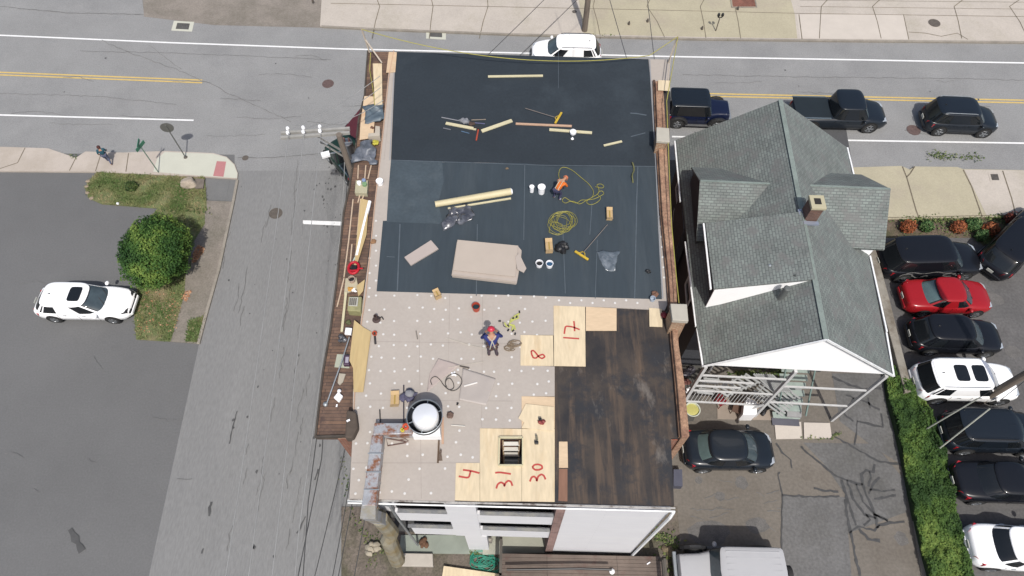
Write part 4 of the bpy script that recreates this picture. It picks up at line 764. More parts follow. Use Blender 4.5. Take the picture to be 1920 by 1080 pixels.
heap((657, 543), .13, mat('orange cloth', A(226, 170, 84), .8, var=.2), 'yellow orange cloth on the left ledge', 'cloth_heap', 'cloth', z=ZE, seed=61); heap((664, 545), .1, M['plast'], 'small white rag next to the yellow orange cloth', 'rag', 'rag', z=ZE, seed=62)
tag(MB().slab([(648, 522), (668, 520), (672, 540), (645, 552)], ZE, ZE + .05).build('canvas_sheet', mat('canvas', A(210, 200, 172), .9, var=.1)), 'pale canvas sheet under the tubs on the ledge', 'canvas')
tag(MB().slab([(648, 614), (660, 615), (658, 627), (646, 626)], ZE + .1, ZE + .2).build('white_box', M['plast'], bevel=.01), 'small white box lying by the pointed plywood end', 'box')
heap((655, 606), .13, mat('olive tools', A(100, 104, 66), .7, var=.4, scale=8), 'olive tool roll beside the small white box', 'tool_roll', 'tools', z=ZE, seed=63); heap((644, 636), .17, mat('grey hardware', A(120, 120, 124), .4, .5, var=.4, scale=8), 'grey metal hardware heap on the ledge', 'hardware_heap', 'hardware', z=ZE, seed=64, n=7)
t = thing('tool_case', 'dark purple tool case lying on a pale board on the ledge', 'case', P(648, 676, ZE)); MB().slab([(632, 664), (656, 665), (655, 690), (627, 688)], ZE, ZE + .04).build('board', mat('pale green board', A(196, 200, 180), .8), t); MB().slab([(645, 665), (656, 665), (655, 684), (643, 684)], ZE + .05, ZE + .25).build('case', mat('purple case', A(84, 62, 84), .5), t, bevel=.03); MB().slab([(648, 669), (654, 669), (653, 680), (647, 680)], ZE + .25, ZE + .27).build('panel', mat('silver panel', A(190, 184, 196), .4), t)
tag(MB().tube([P(655, 632, ZE + .35), P(640, 680, ZE + .3), P(612, 758, ZE + .12)], .025, 8).build('metal_pole', M['metal']), 'long thin metal pole lying slanted over the ledge', 'pole'); tag(MB().lathe(P(611, 759, ZE), [(.08, 0), (.08, .1), (.02, .14)], 12).build('pole_foot', M['metal']), 'round foot at the lower end of the slanted pole', 'pole foot')
tag(MB().slab([(636, 700), (648, 701), (643, 716), (637, 722), (633, 718)], ZE, ZE + .05).build('paint_tray', mat('pale tray', A(200, 190, 172), .7)), 'torn pale cardboard on the ledge below the tool case', 'cardboard')
t = thing('white_bag', 'white square bag with a knot on the left ledge', 'bag', P(634, 744, ZE)); MB().slab([(634, 734), (643, 742), (635, 754), (625, 745)], ZE, ZE + .12).build('bag', M['plast'], t, bevel=.03); MB().blob(P(636, 733, ZE + .1), .07, 3).build('knot', M['plast'], t)
tag(MB().bar(P(650, 790, H + .4), P(656, 787, H + .4), .06, .03).build('white_scrap', M['plast']), 'small white scrap on the dark parapet stub', 'scrap'); tag(MB().bar(P(631, 763, ZE + .03), P(632, 758, ZE + .03), .05, .03).build('white_scrap', M['plast']), 'small white scrap below the white square bag', 'scrap')
t = thing('paint_crate', 'crate with white and green paint pots on the left ledge', 'crate', P(678, 347, ZE)); MB().slab([(667, 338), (690, 338), (688, 362), (665, 361)], ZE, ZE + .25).build('crate', mat('pale crate', A(196, 190, 160), .8, var=.1), t, bevel=.01)
s = MB().lathe(P(674, 345, ZE + .26), [(.09, 0), (.09, .12), (.001, .13)], 14); s.build('pot', M['plast'], t); MB().lathe(P(684, 347, ZE + .26), [(.1, 0), (.1, .1), (.001, .11)], 14).build('pot', mat('green pot', A(140, 176, 130), .6), t); MB().lathe(P(683, 341, ZE + .26), [(.08, 0), (.08, .14), (.001, .15)], 14).build('pot', mat('blue pot', A(150, 170, 206), .6), t)
t = thing('brick_step', 'small beige stepped block at the left roof edge', 'block', P(700, 248, ZE)); MB().slab([(704, 236), (712, 237), (712, 254), (690, 256), (691, 250), (703, 249)], ZE, ZB + .2).build('block', mat('beige block', A(206, 196, 180), .9), t)
heap((698, 240), .09, mat('brown clamp', A(120, 84, 64), .6), 'brown clamp beside the beige stepped block', 'clamp', 'clamp', z=ZB, seed=66); heap((685, 392), .1, mat('purple rag', A(80, 74, 100), .8), 'small purple rag beside the white pipe', 'rag', 'rag', z=ZE, seed=67)
t = thing('red_valve', 'small dark red valve by the right chimney', 'valve', P(1246, 590, ZB)); MB().lathe(P(1245, 591, ZB), [(.13, 0), (.13, .05), (.08, .1), (.001, .12)], 14).build('wheel', mat('dark red', A(140, 30, 40), .5), t); MB().cyl(P(1248, 588, ZB + .05), P(1253, 583, ZB + .2), .04, n=8).build('stem', M['black'], t)
t = thing('orange_tape', 'orange and yellow tape rolls on the rusty duct', 'tape', P(757, 802, H + .56)); MB().lathe(P(761, 801, H + .56), [(.11, 0), (.11, .08), (.05, .08), (.05, 0)], 16, cap=False).build('roll', mat('orange tape', A(236, 96, 60), .5), t); MB().lathe(P(755, 807, H + .56), [(.07, 0), (.07, .08), (.03, .08), (.03, 0)], 16, cap=False).build('roll', mat('yellow tape', A(230, 210, 70), .5), t)
t = thing('door_curtain', 'white paper scraps on the beige boards by the hose', 'paper', P(850, 700, ZB)); s = MB()
for _ in range(5): s.bar(P(846 + random.uniform(-4, 6), 700 + random.uniform(-4, 4), ZB + .02), P(852 + random.uniform(-4, 4), 702 + random.uniform(-4, 4), ZB + .03), .05, .01)
s.build('scrap', M['plast'], t); t.name = 'paper_scraps'
# perimeter stanchions and the yellow warning line
M['stanch'] = mat('timber post', A(206, 192, 174), .7)
post = [(P(693, 98, H), Vector((-.15, .1, 1.25)), 'thin timber post at the top left roof corner'), (P(1252, 120, H), Vector((.25, .35, 1.3)), 'thin timber post at the top right roof corner')]
tops = []
for b_, d_, lab in post:
    t = thing('guard_post', lab, 'post', b_, group='warning line posts'); MB().bar(b_, b_ + d_, .06, .06).build('post', M['stanch'], t); tops.append(b_ + d_)
    if b_.x < 0: MB().bar(P(716, 118, H + .05), b_ + d_ * .55, .06, .05).build('brace', M['stanch'], t)
    else: MB().bar(P(1252, 150, H + .4), b_ + d_ * .3, .04, .04).build('brace', M['stanch'], t)
a, b = P(748, 88, H + .5), P(1160, 109, H + .35); m_ = P(1000, 116, H + .35)
q = [tops[0] * (1 - u) ** 2 + P(960, 140, H + .25) * 2 * u * (1 - u) + P(1218, 104, H + .4) * u * u for u in [i / 30 for i in range(31)]]
q[0] = tops[0]; tag(MB().tube(q + [tops[1]], .018, 6).build('warning_line', M['srope'], smooth=True), 'yellow warning rope sagging across the top edge of the black roof', 'rope')
tag(MB().tube([P(695, 99, H + .6), P(693, 130, H + .3), P(699, 165, H + .15), P(703, 200, H + .1)], .016, 6).build('warning_line', M['srope']), 'yellow rope running down the top left roof edge', 'rope')
tag(MB().tube([tops[1], P(1250, 190, H + .9), P(1254, 300, H + .8), P(1259, 420, H + .7), P(1268, 520, H + .7), P(1273, 568, H + .8)], .018, 6).build('warning_line', M['srope'], smooth=True), 'long yellow rope along the outside of the right parapet', 'rope')
# ================================================================ THE SHINGLED HOUSE
M['shingle'] = bricky('grey green shingles', A(146, 155, 150), A(130, 136, 133), A(108, 113, 111), .26, .125, .014, rough=.95, scale_noise=.8, var=.2, wear=A(132, 132, 130), bump=.5)
M['slate'] = bricky('slate siding', A(84, 86, 92), A(80, 82, 88), A(60, 62, 66), 4, .15, .008, rough=.7, var=.06)
M['hwhite'] = mat('white gable boards', (.9, .9, .9), .6, var=.015)
M['hgrey'] = bricky('pale grey siding', A(196, 196, 196), A(192, 192, 192), A(170, 170, 170), 4, .15, .008, rough=.7, var=.05)
house = thing('shingled_house', 'two storey house with grey green shingle roof, white gables and an open rear porch', 'house', (12, 17, 0))
HO = Vector((11.8, 11.05, 0)); HV = Vector((.0556, .9985, 0)); HW = Vector((.9985, -.0556, 0))
def hh(a, b, z): return HO + HW * a + HV * b + Vector((0, 0, z))
RZ, EZ = 8.8, 5.8
def hpt(a, b, z): p = hh(a, b, z); return (p.x, p.y)
# walls under the eaves (the rear 2.6 m stay open as a porch)
MB().prism([hpt(-3.55, 2.6, 0), hpt(3.6, 2.6, 0), hpt(3.9, 12.0, 0), hpt(-3.85, 12.0, 0)], 0, EZ - .05).build('wall', M['slate'], house)
s = MB(); A3 = [hh(-3.6, 0.12, EZ - .12), hh(3.7, 0.12, EZ - .12), hh(0, .12, RZ - .16)]; B3 = [p + HV * .12 for p in A3]; s.loft([A3, B3]); s.build('gable', M['hwhite'], house)
s = MB(); s.loft([[hh(-3.8, 11.9, EZ - .1), hh(3.85, 11.9, EZ - .1), hh(0, 11.9, RZ - .16)], [hh(-3.8, 12, EZ - .1), hh(3.85, 12, EZ - .1), hh(0, 12, RZ - .16)]]); s.build('gable', M['hwhite'], house)
rf = MB()
rf.plate([hh(-3.82, 0, EZ), hh(-4.0, 1.8, EZ), hh(-4.22, 12.35, EZ), hh(0, 12.35, RZ), hh(0, 0, RZ)], .12); roofL = rf.build('roof', M['shingle'], house)
rf = MB(); rf.plate([hh(3.88, 0, EZ), hh(4.08, 5.8, EZ), hh(4.3, 12.35, EZ), hh(.004, 12.35, RZ), hh(.004, 0, RZ)], .12); rf.build('roof', M['shingle'], house)
# white ceiling strip under the rear gable (soffit)
s = MB(); s.plate([hh(-3.7, .25, EZ - .13), hh(3.75, .25, EZ - .13), hh(3.75, 2.6, EZ - .13), hh(-3.7, 2.6, EZ - .13)], .04); s.build('porch_ceiling', M['hwhite'], house)
# cross gable
s = MB(); pent = [(5.95, 5.0), (5.95, 6.6), (7.9, 7.98), (9.45, 6.9), (9.45, 5.0)]
s.loft([[hh(-3.78, b, z) for b, z in pent], [hh(-1.9, b, z) for b, z in pent]]); s.build('dormer_wall', M['slate'], house)
s = MB(); s.loft([[hh(1.9, b, z) for b, z in pent], [hh(4.15, b, z) for b, z in pent]]); s.build('dormer_wall', M['hwhite'], house)
s = MB(); s.plate([hh(-3.92, 7.9, 8.12), hh(4.42, 7.9, 8.12), hh(4.4, 5.72, 6.6), hh(-3.9, 5.72, 6.6)], .1); s.build('cross_roof', M['shingle'], house)
s = MB(); s.plate([hh(-3.92, 7.905, 8.12), hh(4.42, 7.905, 8.12), hh(4.0, 9.65, 6.95), hh(-3.9, 9.65, 6.95)], .1); s.build('cross_roof', M['shingle'], house)
# shed dormer on the left slope
s = MB(); s.plate([hh(-.02, 2.62, 8.84), hh(-.02, 5.9, 8.84), hh(-3.75, 5.9, 7.72), hh(-3.68, 2.62, 7.72)], .1); s.build('shed_roof', M['shingle'], house)
s = MB(); s.loft([[hh(-3.45, 2.7, 5.6), hh(-.1, 2.7, 8.0), hh(-.1, 2.7, 8.66), hh(-3.45, 2.7, 7.66)], [hh(-3.45, 5.8, 5.6), hh(-.1, 5.8, 8.0), hh(-.1, 5.8, 8.66), hh(-3.45, 5.8, 7.66)]]); s.build('dormer_wall', M['slate'], house)
s = MB(); s.loft([[hh(-3.62, 2.64, 5.98), hh(-.1, 2.64, 8.68), hh(-3.62, 2.64, 7.62)], [hh(-3.62, 2.69, 5.98), hh(-.1, 2.69, 8.68), hh(-3.62, 2.69, 7.62)]]); s.build('cheek', M['hwhite'], house)
# gutters, ridge caps
for q in ([hh(-4.02, .0 + 1.85, EZ - .05), hh(-4.17, 6.2, EZ - .05)], [hh(-3.88, 0, EZ - .05), hh(-3.98, 1.75, EZ - .05)], [hh(3.95, 0, EZ - .05), hh(4.07, 2.0, EZ - .05)], [hh(4.1, 2.05, EZ - .05), hh(4.17, 5.9, EZ - .05)], [hh(4.33, 9.6, EZ - .05), hh(4.35, 12.35, EZ - .05)], [hh(-4.24, 8.5, EZ - .05), hh(-4.27, 12.3, EZ - .05)], [hh(-3.8, 2.62, 7.66), hh(-3.82, 5.9, 7.66)]):
    MB().bar(q[0], q[1], .07, .09).build('gutter', M['gutter'], house)
q = [hh(-3.86, -.02, EZ + .02), hh(0, -.02, RZ + .02), hh(3.92, -.02, EZ + .02)]
for a, b in zip(q, q[1:]): MB().bar(a, b, .05, .1).build('bargeboard', M['gutter'], house)
MB().bar(hh(4.36, 5.74, 6.56), hh(-3.9, 5.74, 6.56), .04, .08).build('bargeboard', M['shingle'], house)
s = MB(); s.bar(hh(0, 0, RZ), hh(0, 12.35, RZ), .2, .02); s.build('ridge_cap', mat('ridge shingles', A(144, 156, 150), .9, var=.15, scale=3, fine=.15), house)
s = MB(); s.bar(hh(.3, 7.9, 8.13), hh(4.4, 7.9, 8.13), .1, .012); s.build('ridge_cap', MATS['ridge shingles'], house)
s = MB(); s.bar(hh(-3.9, 7.9, 8.13), hh(-.3, 7.9, 8.13), .1, .012); s.build('ridge_cap', MATS['ridge shingles'], house)
M['hbrick'] = bricky('chimney brick', A(134, 96, 84), A(110, 76, 68), A(128, 112, 100), .2, .075, .012)
c = P(1533, 377, 9.7); q4 = [(c.x - .3, c.y - .35), (c.x + .3, c.y - .37), (c.x + .32, c.y + .3), (c.x - .28, c.y + .32)]
ch = MB().prism([(c.x + (x - c.x) * .85, c.y + (y - c.y) * .85) for x, y in q4], 8, 9.55).build('chimney', M['hbrick'], house)
MB().prism(q4, 9.55, 9.7).build('cap', mat('chimney cap yellow', A(208, 200, 168), .9, var=.05), ch, bevel=.02); MB().prism([(c.x + (x - c.x) * .45, c.y + (y - c.y) * .45) for x, y in q4], 9.7, 9.71).build('flue', M['void'], ch)
s = MB(); 
for a, b in ((q4[0], q4[1]), (q4[3], q4[0])): s.bar((a[0] - .08, a[1] - .08, 8.78), (b[0] + .0, b[1] - .08, 8.74), .16, .1)
s.build('flashing', mat('bright flashing', A(200, 208, 224), .3, .5), ch)
t = MB().lathe(P(1441, 502, 8.2), [(.1, -.3), (.1, .12), (.06, .2), (.001, .22)], 14).build('roof_vent', M['metal'], house); MB().lathe(P(1437, 503, 8.0), [(.17, -.2), (.14, .03), (.02, .05)], 14).build('flange', M['metal'], t)
MB().bar(P(1489, 518, 8.62), P(1499, 512, 8.62), .1, .06).build('roof_vent', mat('dark vent', A(74, 80, 78), .7), house)
MB().lathe(P(1473, 545, 8.5), [(.13, -1), (.13, .2), (.09, .24), (.001, .24)], 16).build('vent_pipe', mat('grey pipe', A(116, 120, 118), .6, var=.2), house)
# dark windows of the left wall and the box bay
for b0, b1, z0, z1 in ((4.0, 5.2, 3.6, 5.0), (7.2, 8.6, 3.6, 5.2), (10, 11, 3.6, 5)):
    a0 = -3.72 if b0 < 6 else -3.8
    s = MB().loft([[hh(a0 - .03, b0, z0), hh(a0 - .03, b1, z0), hh(a0 - .03, b1, z1), hh(a0 - .03, b0, z1)], [hh(a0 + .1, b0, z0), hh(a0 + .1, b1, z0), hh(a0 + .1, b1, z1), hh(a0 + .1, b0, z1)]])
    wn = s.build('window', mat('window glass', (.02, .024, .03), .08), house); f = MB()
    for p, r in ((hh(a0 - .05, b0, z0), hh(a0 - .05, b1, z0)), (hh(a0 - .05, b0, z1), hh(a0 - .05, b1, z1)), (hh(a0 - .05, b0, z0), hh(a0 - .05, b0, z1)), (hh(a0 - .05, b1, z0), hh(a0 - .05, b1, z1)), (hh(a0 - .05, b0, (z0 + z1) / 2), hh(a0 - .05, b1, (z0 + z1) / 2))): f.bar(p, r, .06, .06)
    f.build('frame', M['gutter'], wn)
s = MB().loft([[hh(-4.15, 7.0, .3), hh(-3.8, 7.0, .3), hh(-3.8, 9.2, .3), hh(-4.15, 9.2, .3)], [hh(-4.15, 7.0, 5.6), hh(-3.8, 7.0, 5.6), hh(-3.8, 9.2, 5.6), hh(-4.15, 9.2, 5.6)]]); s.build('side_bay', M['slate'], house)
# outside stair along the left wall (dark, in the passage)
s = MB()
for i in range(10): s.box(hh(-4.55, 6.6 + i * .28, .3 + i * .3), (.8, .3, .05), -.0556)
s.build('side_stair', mat('dark stair wood', A(92, 90, 88), .8, var=.2), house)
for da in (-4.97, -4.17): MB().bar(hh(da, 6.4, 1.1), hh(da, 9.3, 4.2), .05, .08).build('stair_rail', mat('grey rail', A(150, 150, 150), .7), house)
# rear porch: posts, rails, decks, stairs
M['pgrey'] = mat('grey white porch paint', A(225, 225, 224), .7, var=.08, scale=3)
for a in (-3.72, 0, 3.72): MB().bar(hh(a, .06, 0), hh(a, .06, EZ - .14), .13, .13).build('porch_post', M['pgrey'], house)
for a in (-2.0, ): MB().bar(hh(a, 2.3, 0), hh(a, 2.3, EZ - .14), .1, .1).build('porch_post', M['pgrey'], house)
for a0, a1, zz in ((0, 3.72, 3.95), (0, 3.72, 2.0), (-3.72, 0, 1.55), (-3.72, 0, 2.95), (-3.72, -1.6, 3.5), (-3.72, -1.2, 4.1), (-3.72, 0, 4.7)): MB().bar(hh(a0 + .07, .06, zz), hh(a1 - .07, .06, zz), .07, .08).build('porch_rail', M['pgrey'], house)
M['slat'] = mat('grey deck boards', A(186, 188, 187), .8, var=.12, scale=3)
for nm, n_, a_, b_, st, zz in (('landing_boards', 8, (1409, 736), (1468, 780), (4.6, -4.6), 1.3), ('deck_boards', 9, (1413, 701), (1452, 734), (4.2, 0.2), 2.9), ('deck_boards', 8, (1338, 726), (1366, 744), (8.5, -3.6), 2.9), ('deck_boards', 6, (1322, 703), (1352, 706), (-3, 6.5), 2.9)):
    s = MB()
    for i in range(n_): s.bar(P(a_[0] + st[0] * i, a_[1] + st[1] * i, zz), P(b_[0] + st[0] * i, b_[1] + st[1] * i, zz), .09, .035)
    for e0 in (.12, .88):
        q0 = [P(a_[0] + (b_[0] - a_[0]) * e0 + st[0] * k, a_[1] + (b_[1] - a_[1]) * e0 + st[1] * k, zz - .06) for k in (0, n_ - 1)]; s.bar(q0[0], q0[1], .05, .1)
    s.build(nm, M['slat'], house)
MB().prism([(p.x, p.y) for p in pxs([(1478, 722), (1503, 722), (1503, 782), (1476, 780)], .5)], .35, .5).build('landing_slab', mat('grey landing', A(176, 176, 176), .9, var=.1, scale=3), house)
for i in range(22): a = -3.6 + i * .165; MB().bar(hh(a, .09, 1.6), hh(a, .09, 2.9), .03, .03).build('baluster', M['pgrey'], house)
for k in (0, 1): MB().bar(hh(-1.75 + k * .8, .3 - k * .85, 2.75), hh(.05 + k * .8, 1.5 - k * .85, .5), .06, .12).build('stair_stringer', M['pgrey'], house)
s = MB()
for i in range(9): s.box(hh(.85 + .62, .1 + i * .27, .25 + i * .31), (1.3, .3, .05), -.0556)
s.build('green_stair', mat('pale green treads', A(176, 190, 182), .7, var=.12, scale=3), house)
for k in (.8, 2.14): MB().bar(hh(k, -.1, .9), hh(k, 2.5, 3.9), .06, .07).build('stair_rail', mat('green rail', A(122, 144, 138), .7), house)
MB().prism([hpt(.8, -.35, 0), hpt(2.1, -.35, 0), hpt(2.1, .0, 0), hpt(.8, .0, 0)], 0, .12).build('step_slab', mat('blue grey step', A(106, 106, 116), .9, var=.1), house)
struct(MB().sheet([(1345, 738), (1400, 738), (1450, 775), (1448, 788), (1345, 786)], .05).build('porch_paving', mat('tan paving', A(176, 162, 148), .9, var=.1)))
# belongings below the porch
t = thing('white_cabinet', 'white cabinet standing under the grey porch stairs', 'cabinet', P(1400, 775, 0)); MB().slab([(1396, 750), (1420, 755), (1419, 777), (1393, 777)], 0, .9).build('body', M['plast'], t, bevel=.02); MB().slab([(1401, 745), (1418, 752), (1414, 757), (1398, 753)], .9, .98).build('lid', M['plast'], t, bevel=.01)
def chair(c, rz, m, lab):
    t = thing('garden_chair', lab, 'chair', P(*c, 0), rz)
    MB().box((0, 0, .43), (.45, .45, .03)).build('seat', m, t, local=True); MB().box((0, .22, .7), (.45, .03, .45)).build('backrest', m, t, local=True)
    for x in (-.2, .2):
        for y in (-.2, .2): MB().bar((x, y, 0), (x, y, .42 if y < 0 else .9), .03, .03).build('leg', m, t, local=True)
chair((1348, 757), .5, mat('dark red', A(100, 50, 56), .6), 'dark red folding chair under the left part of the porch'); chair((1378, 772), -.4, mat('brown frame', A(110, 84, 70), .6), 'brown folding chair left of the white cabinet')
heap((1434, 772), .3, M['black'], 'black covered grill right of the white cabinet', 'covered_grill', 'grill', z=0, seed=71); bucket((1297, 770), .36, .2, mat('white green tub', A(230, 236, 220), .5), 'round white tub at the left foot of the porch', z=0, inner=mat('yellow pool', A(220, 214, 130), .4))
heap((1290, 700), .35, mat('grey bin bags', A(120, 116, 124), .5, var=.3), 'grey sacks in the narrow passage by the porch', 'sack_heap', 'sacks', z=0, seed=73, n=6); heap((1288, 718), .25, mat('reddish junk', A(120, 74, 66), .7, var=.3), 'reddish clutter below the grey sacks in the passage', 'clutter_heap', 'clutter', z=0, seed=74); heap((1289, 732), .18, M['plast'], 'white clutter in the passage below the red clutter', 'clutter_heap', 'clutter', z=0, seed=75)
# low concrete wall between house and right lot
t = tag(MB().prism([(p.x, p.y) for p in pxs([(1628, 462), (1641, 462), (1668, 560), (1690, 650), (1712, 734), (1697, 736), (1676, 655), (1650, 560)], .7)], 0, .7).build('low_concrete_wall', mat('stained concrete wall', A(168, 162, 150), .9, var=.16, scale=1.6, fine=.12, col2=A(128, 118, 104)), bevel=.03), 'low stained concrete wall between the house and the parked cars', 'wall')
# ================================================================ REAR YARD
t = thing('timber_deck', 'weathered brown timber deck at the bottom edge behind the building', 'deck', P(1090, 1060, 0)); zd = .75
s = MB(); q0 = P(940, 1038, zd); q1 = P(1246, 1044, zd); e = (q1 - q0); dn = Vector((e.y, -e.x, 0)).normalized()
for i in range(16): a = q0 + dn * (i * .15 + .07); s.bar(a, a + e, .14, .04)
s.build('deck_boards', bricky('deck wood', A(128, 114, 104), A(110, 98, 90), A(80, 72, 66), 3, 5, .01, scale_noise=1.2, var=.2, wear=A(116, 92, 84)), t)
for a, b in ((q0 + Vector((0, .5, 0)), q0 + dn * 2.4), (q1 - Vector((.2, 0, 0)) + dn * .15, q1 - Vector((.2, 0, 0)) + dn * 2.4)):
    for dz in (.45, .95): MB().bar(a + Vector((0, 0, dz)), b + Vector((0, 0, dz)), .1, .06).build('rail', mat('grey old rail', A(104, 98, 90), .9, var=.2), t)
    for u in (0, .5, 1): p = a.lerp(b, u); MB().bar((p.x, p.y, 0), (p.x, p.y, zd + .98), .1, .1).build('post', MATS['grey old rail'], t)
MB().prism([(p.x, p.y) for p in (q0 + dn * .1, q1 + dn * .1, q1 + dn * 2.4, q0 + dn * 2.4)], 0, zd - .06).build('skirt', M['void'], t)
s = MB(); s.tube([P(950, 1068, zd + .5), P(1090, 1066, zd + .52), P(1147, 1068, zd + .55)], .05, 8); s.build('hand_rail', M['black'], t)
t = tag(MB().lathe(P(1147, 1072, zd + .02), [(.1, 0), (.12, .1), (.06, .2), (.001, .24)], 14).build('lamp_globe', M['plast'], smooth=True), 'small white globe standing on the dark deck rail', 'lamp')
tag(MB().bar(P(1213, 1058, zd + .05), P(1219, 1054, zd + .05), .05, .02).build('white_scrap', M['plast']), 'white angled scrap on the right end of the deck', 'scrap')
MB().slab([(906, 1003), (1030, 1006), (1035, 1036), (905, 1040)], 0, .12).build('porch_pad', mat('greenish concrete', A(188, 188, 172), .9, var=.08, scale=1), bld)
MB().slab([(752, 1003), (905, 1003), (905, 1039), (748, 1037)], 0, .1).build('porch_pad', mat('green grey concrete', A(164, 172, 160), .9, var=.12, scale=1), bld)
struct(MB().sheet([(640, 950), (1270, 950), (1290, 1200), (640, 1200)], .036).build('rear_yard', M['yard']))
MB().slab([(751, 1037), (811, 1038), (812, 1062), (748, 1061)], 0, .3).build('stone_step', mat('pale stone step', A(210, 202, 190), .9, var=.06, scale=3), bld, bevel=.02)
heap((795, 1018), .25, mat('brown brush', A(120, 88, 66), .9, var=.3), 'brown yard brush leaning under the rear porch', 'yard_brush', 'brush', z=.1, seed=81); heap((700, 1028), .35, mat('pale plant pots', A(190, 180, 160), .8, var=.3), 'pale pots at the left rear corner of the yard', 'plant_pots', 'pots', z=.05, seed=82, n=6)
t = thing('meter_box', 'small grey meter box on the rear porch wall', 'meter box', P(918, 1012, 1)); MB().slab([(911, 1008), (923, 1008), (922, 1016), (911, 1015)], .5, .9).build('box', mat('grey box', A(150, 144, 136), .7), t); MB().slab([(913, 1010), (921, 1010), (920, 1014), (913, 1014)], .9, .93).build('door', mat('pale door', A(190, 184, 170), .7), t)
tag(MB().slab([(1263, 880), (1279, 880), (1280, 912), (1263, 911)], 0, .5).build('ground_vent', mat('blue grey lid', A(90, 92, 108), .6, var=.1)), 'dark cellar hatch lid beside the brick corner on the driveway', 'hatch lid')
heap((1252, 1035), .3, mat('leaf litter', A(150, 134, 108), 1, var=.4), 'pale leaf litter by the right end of the deck', 'leaf_litter', 'leaf litter', z=0, seed=84, n=6)
# maroon awning on the side wall
t = thing('maroon_awning', 'dark maroon awning on the side street wall of the building', 'awning', P(668, 235, 3.2)); a = P(686, 190, 3.6)
MB().plate([P(684, 193, 3.9), P(672, 262, 3.9), P(643, 243, 3.0), P(652, 232, 3.0)], .06).build('canvas', mat('maroon canvas', A(104, 36, 50), .8, var=.1), t)
MB().bar(P(652, 232, 2.95), P(643, 243, 2.95), .04, .04).build('front_bar', M['black'], t)
# ================================================================ VEHICLES
M['glass'] = mat('car glass', (.010, .012, .014), .05, var=.1, spec=.5); M['glassf'] = mat('windscreen', (.05, .068, .078), .05, var=.25, scale=2, spec=.6)  # windscreen: cloud reflection painted in as a blue-grey base colour
M['glassl'] = mat('glass with painted sky reflection', A(96, 118, 118), .08, var=.2, scale=2, spec=.8, coat=1)  # rear panes: sky reflection painted into the pale base colour
M['tyre'] = mat('tyre', (.02, .02, .02), .9, var=.2, scale=5); M['rim'] = mat('alloy rim', A(190, 194, 198), .3, .7, var=.05)
M['tail'] = mat('tail lamp red', A(190, 30, 40), .15, coat=1, var=.1); M['head'] = mat('head lamp', A(214, 220, 226), .12, .2, coat=1, var=.08); M['trim'] = mat('black trim', (.015, .015, .016), .55, var=.2)
M['liner'] = mat('wheel arch dark', (.006, .006, .006), .9)
def paint(n, c, r=.28): return mat('paint ' + n, c, r, var=.02, coat=.2, spec=.3, scale=2)
M['p_white'] = paint('white', (.88, .88, .88)); M['p_black'] = paint('black', (.007, .008, .011)); M['p_navy'] = paint('dark navy', (.007, .011, .032)); M['p_red'] = paint('red', A(178, 34, 42)); M['p_silver'] = paint('silver white', A(206, 206, 208)); M['p_green'] = paint('dark green', (.012, .03, .022)); M['p_blue'] = paint('deep blue', (.010, .014, .05)); M['p_slate'] = paint('slate black', (.010, .014, .02))
SPEC = {  # cowl, roof front, roof rear, deck, hood h, belt, deck h, front nose h
 'sedan': dict(cw=.26, rf=.395, rr=.665, dk=.83, hh=.62, bt=.64, dh=.68, H=1.45, W=1.82, e=4.5),
 'hatch': dict(cw=.25, rf=.42, rr=.86, dk=.965, hh=.60, bt=.63, dh=.62, H=1.5, W=1.8, e=5),
 'suv': dict(cw=.235, rf=.375, rr=.90, dk=.975, hh=.62, bt=.64, dh=.62, H=1.74, W=1.9, e=6),
 'jeep': dict(cw=.30, rf=.365, rr=.93, dk=.945, hh=.66, bt=.66, dh=.66, H=1.85, W=1.8, e=14),
 'pickup': dict(cw=.225, rf=.315, rr=.57, dk=.61, hh=.62, bt=.64, dh=.64, H=1.88, W=2.0, e=6)}
def pl(xs, ys, x):
    for i in range(len(xs) - 1):
        if x <= xs[i + 1]: t = (x - xs[i]) / (xs[i + 1] - xs[i]); t = t * t * (3 - 2 * t) if 0 else t; return ys[i] + (ys[i + 1] - ys[i]) * t
    return ys[-1]
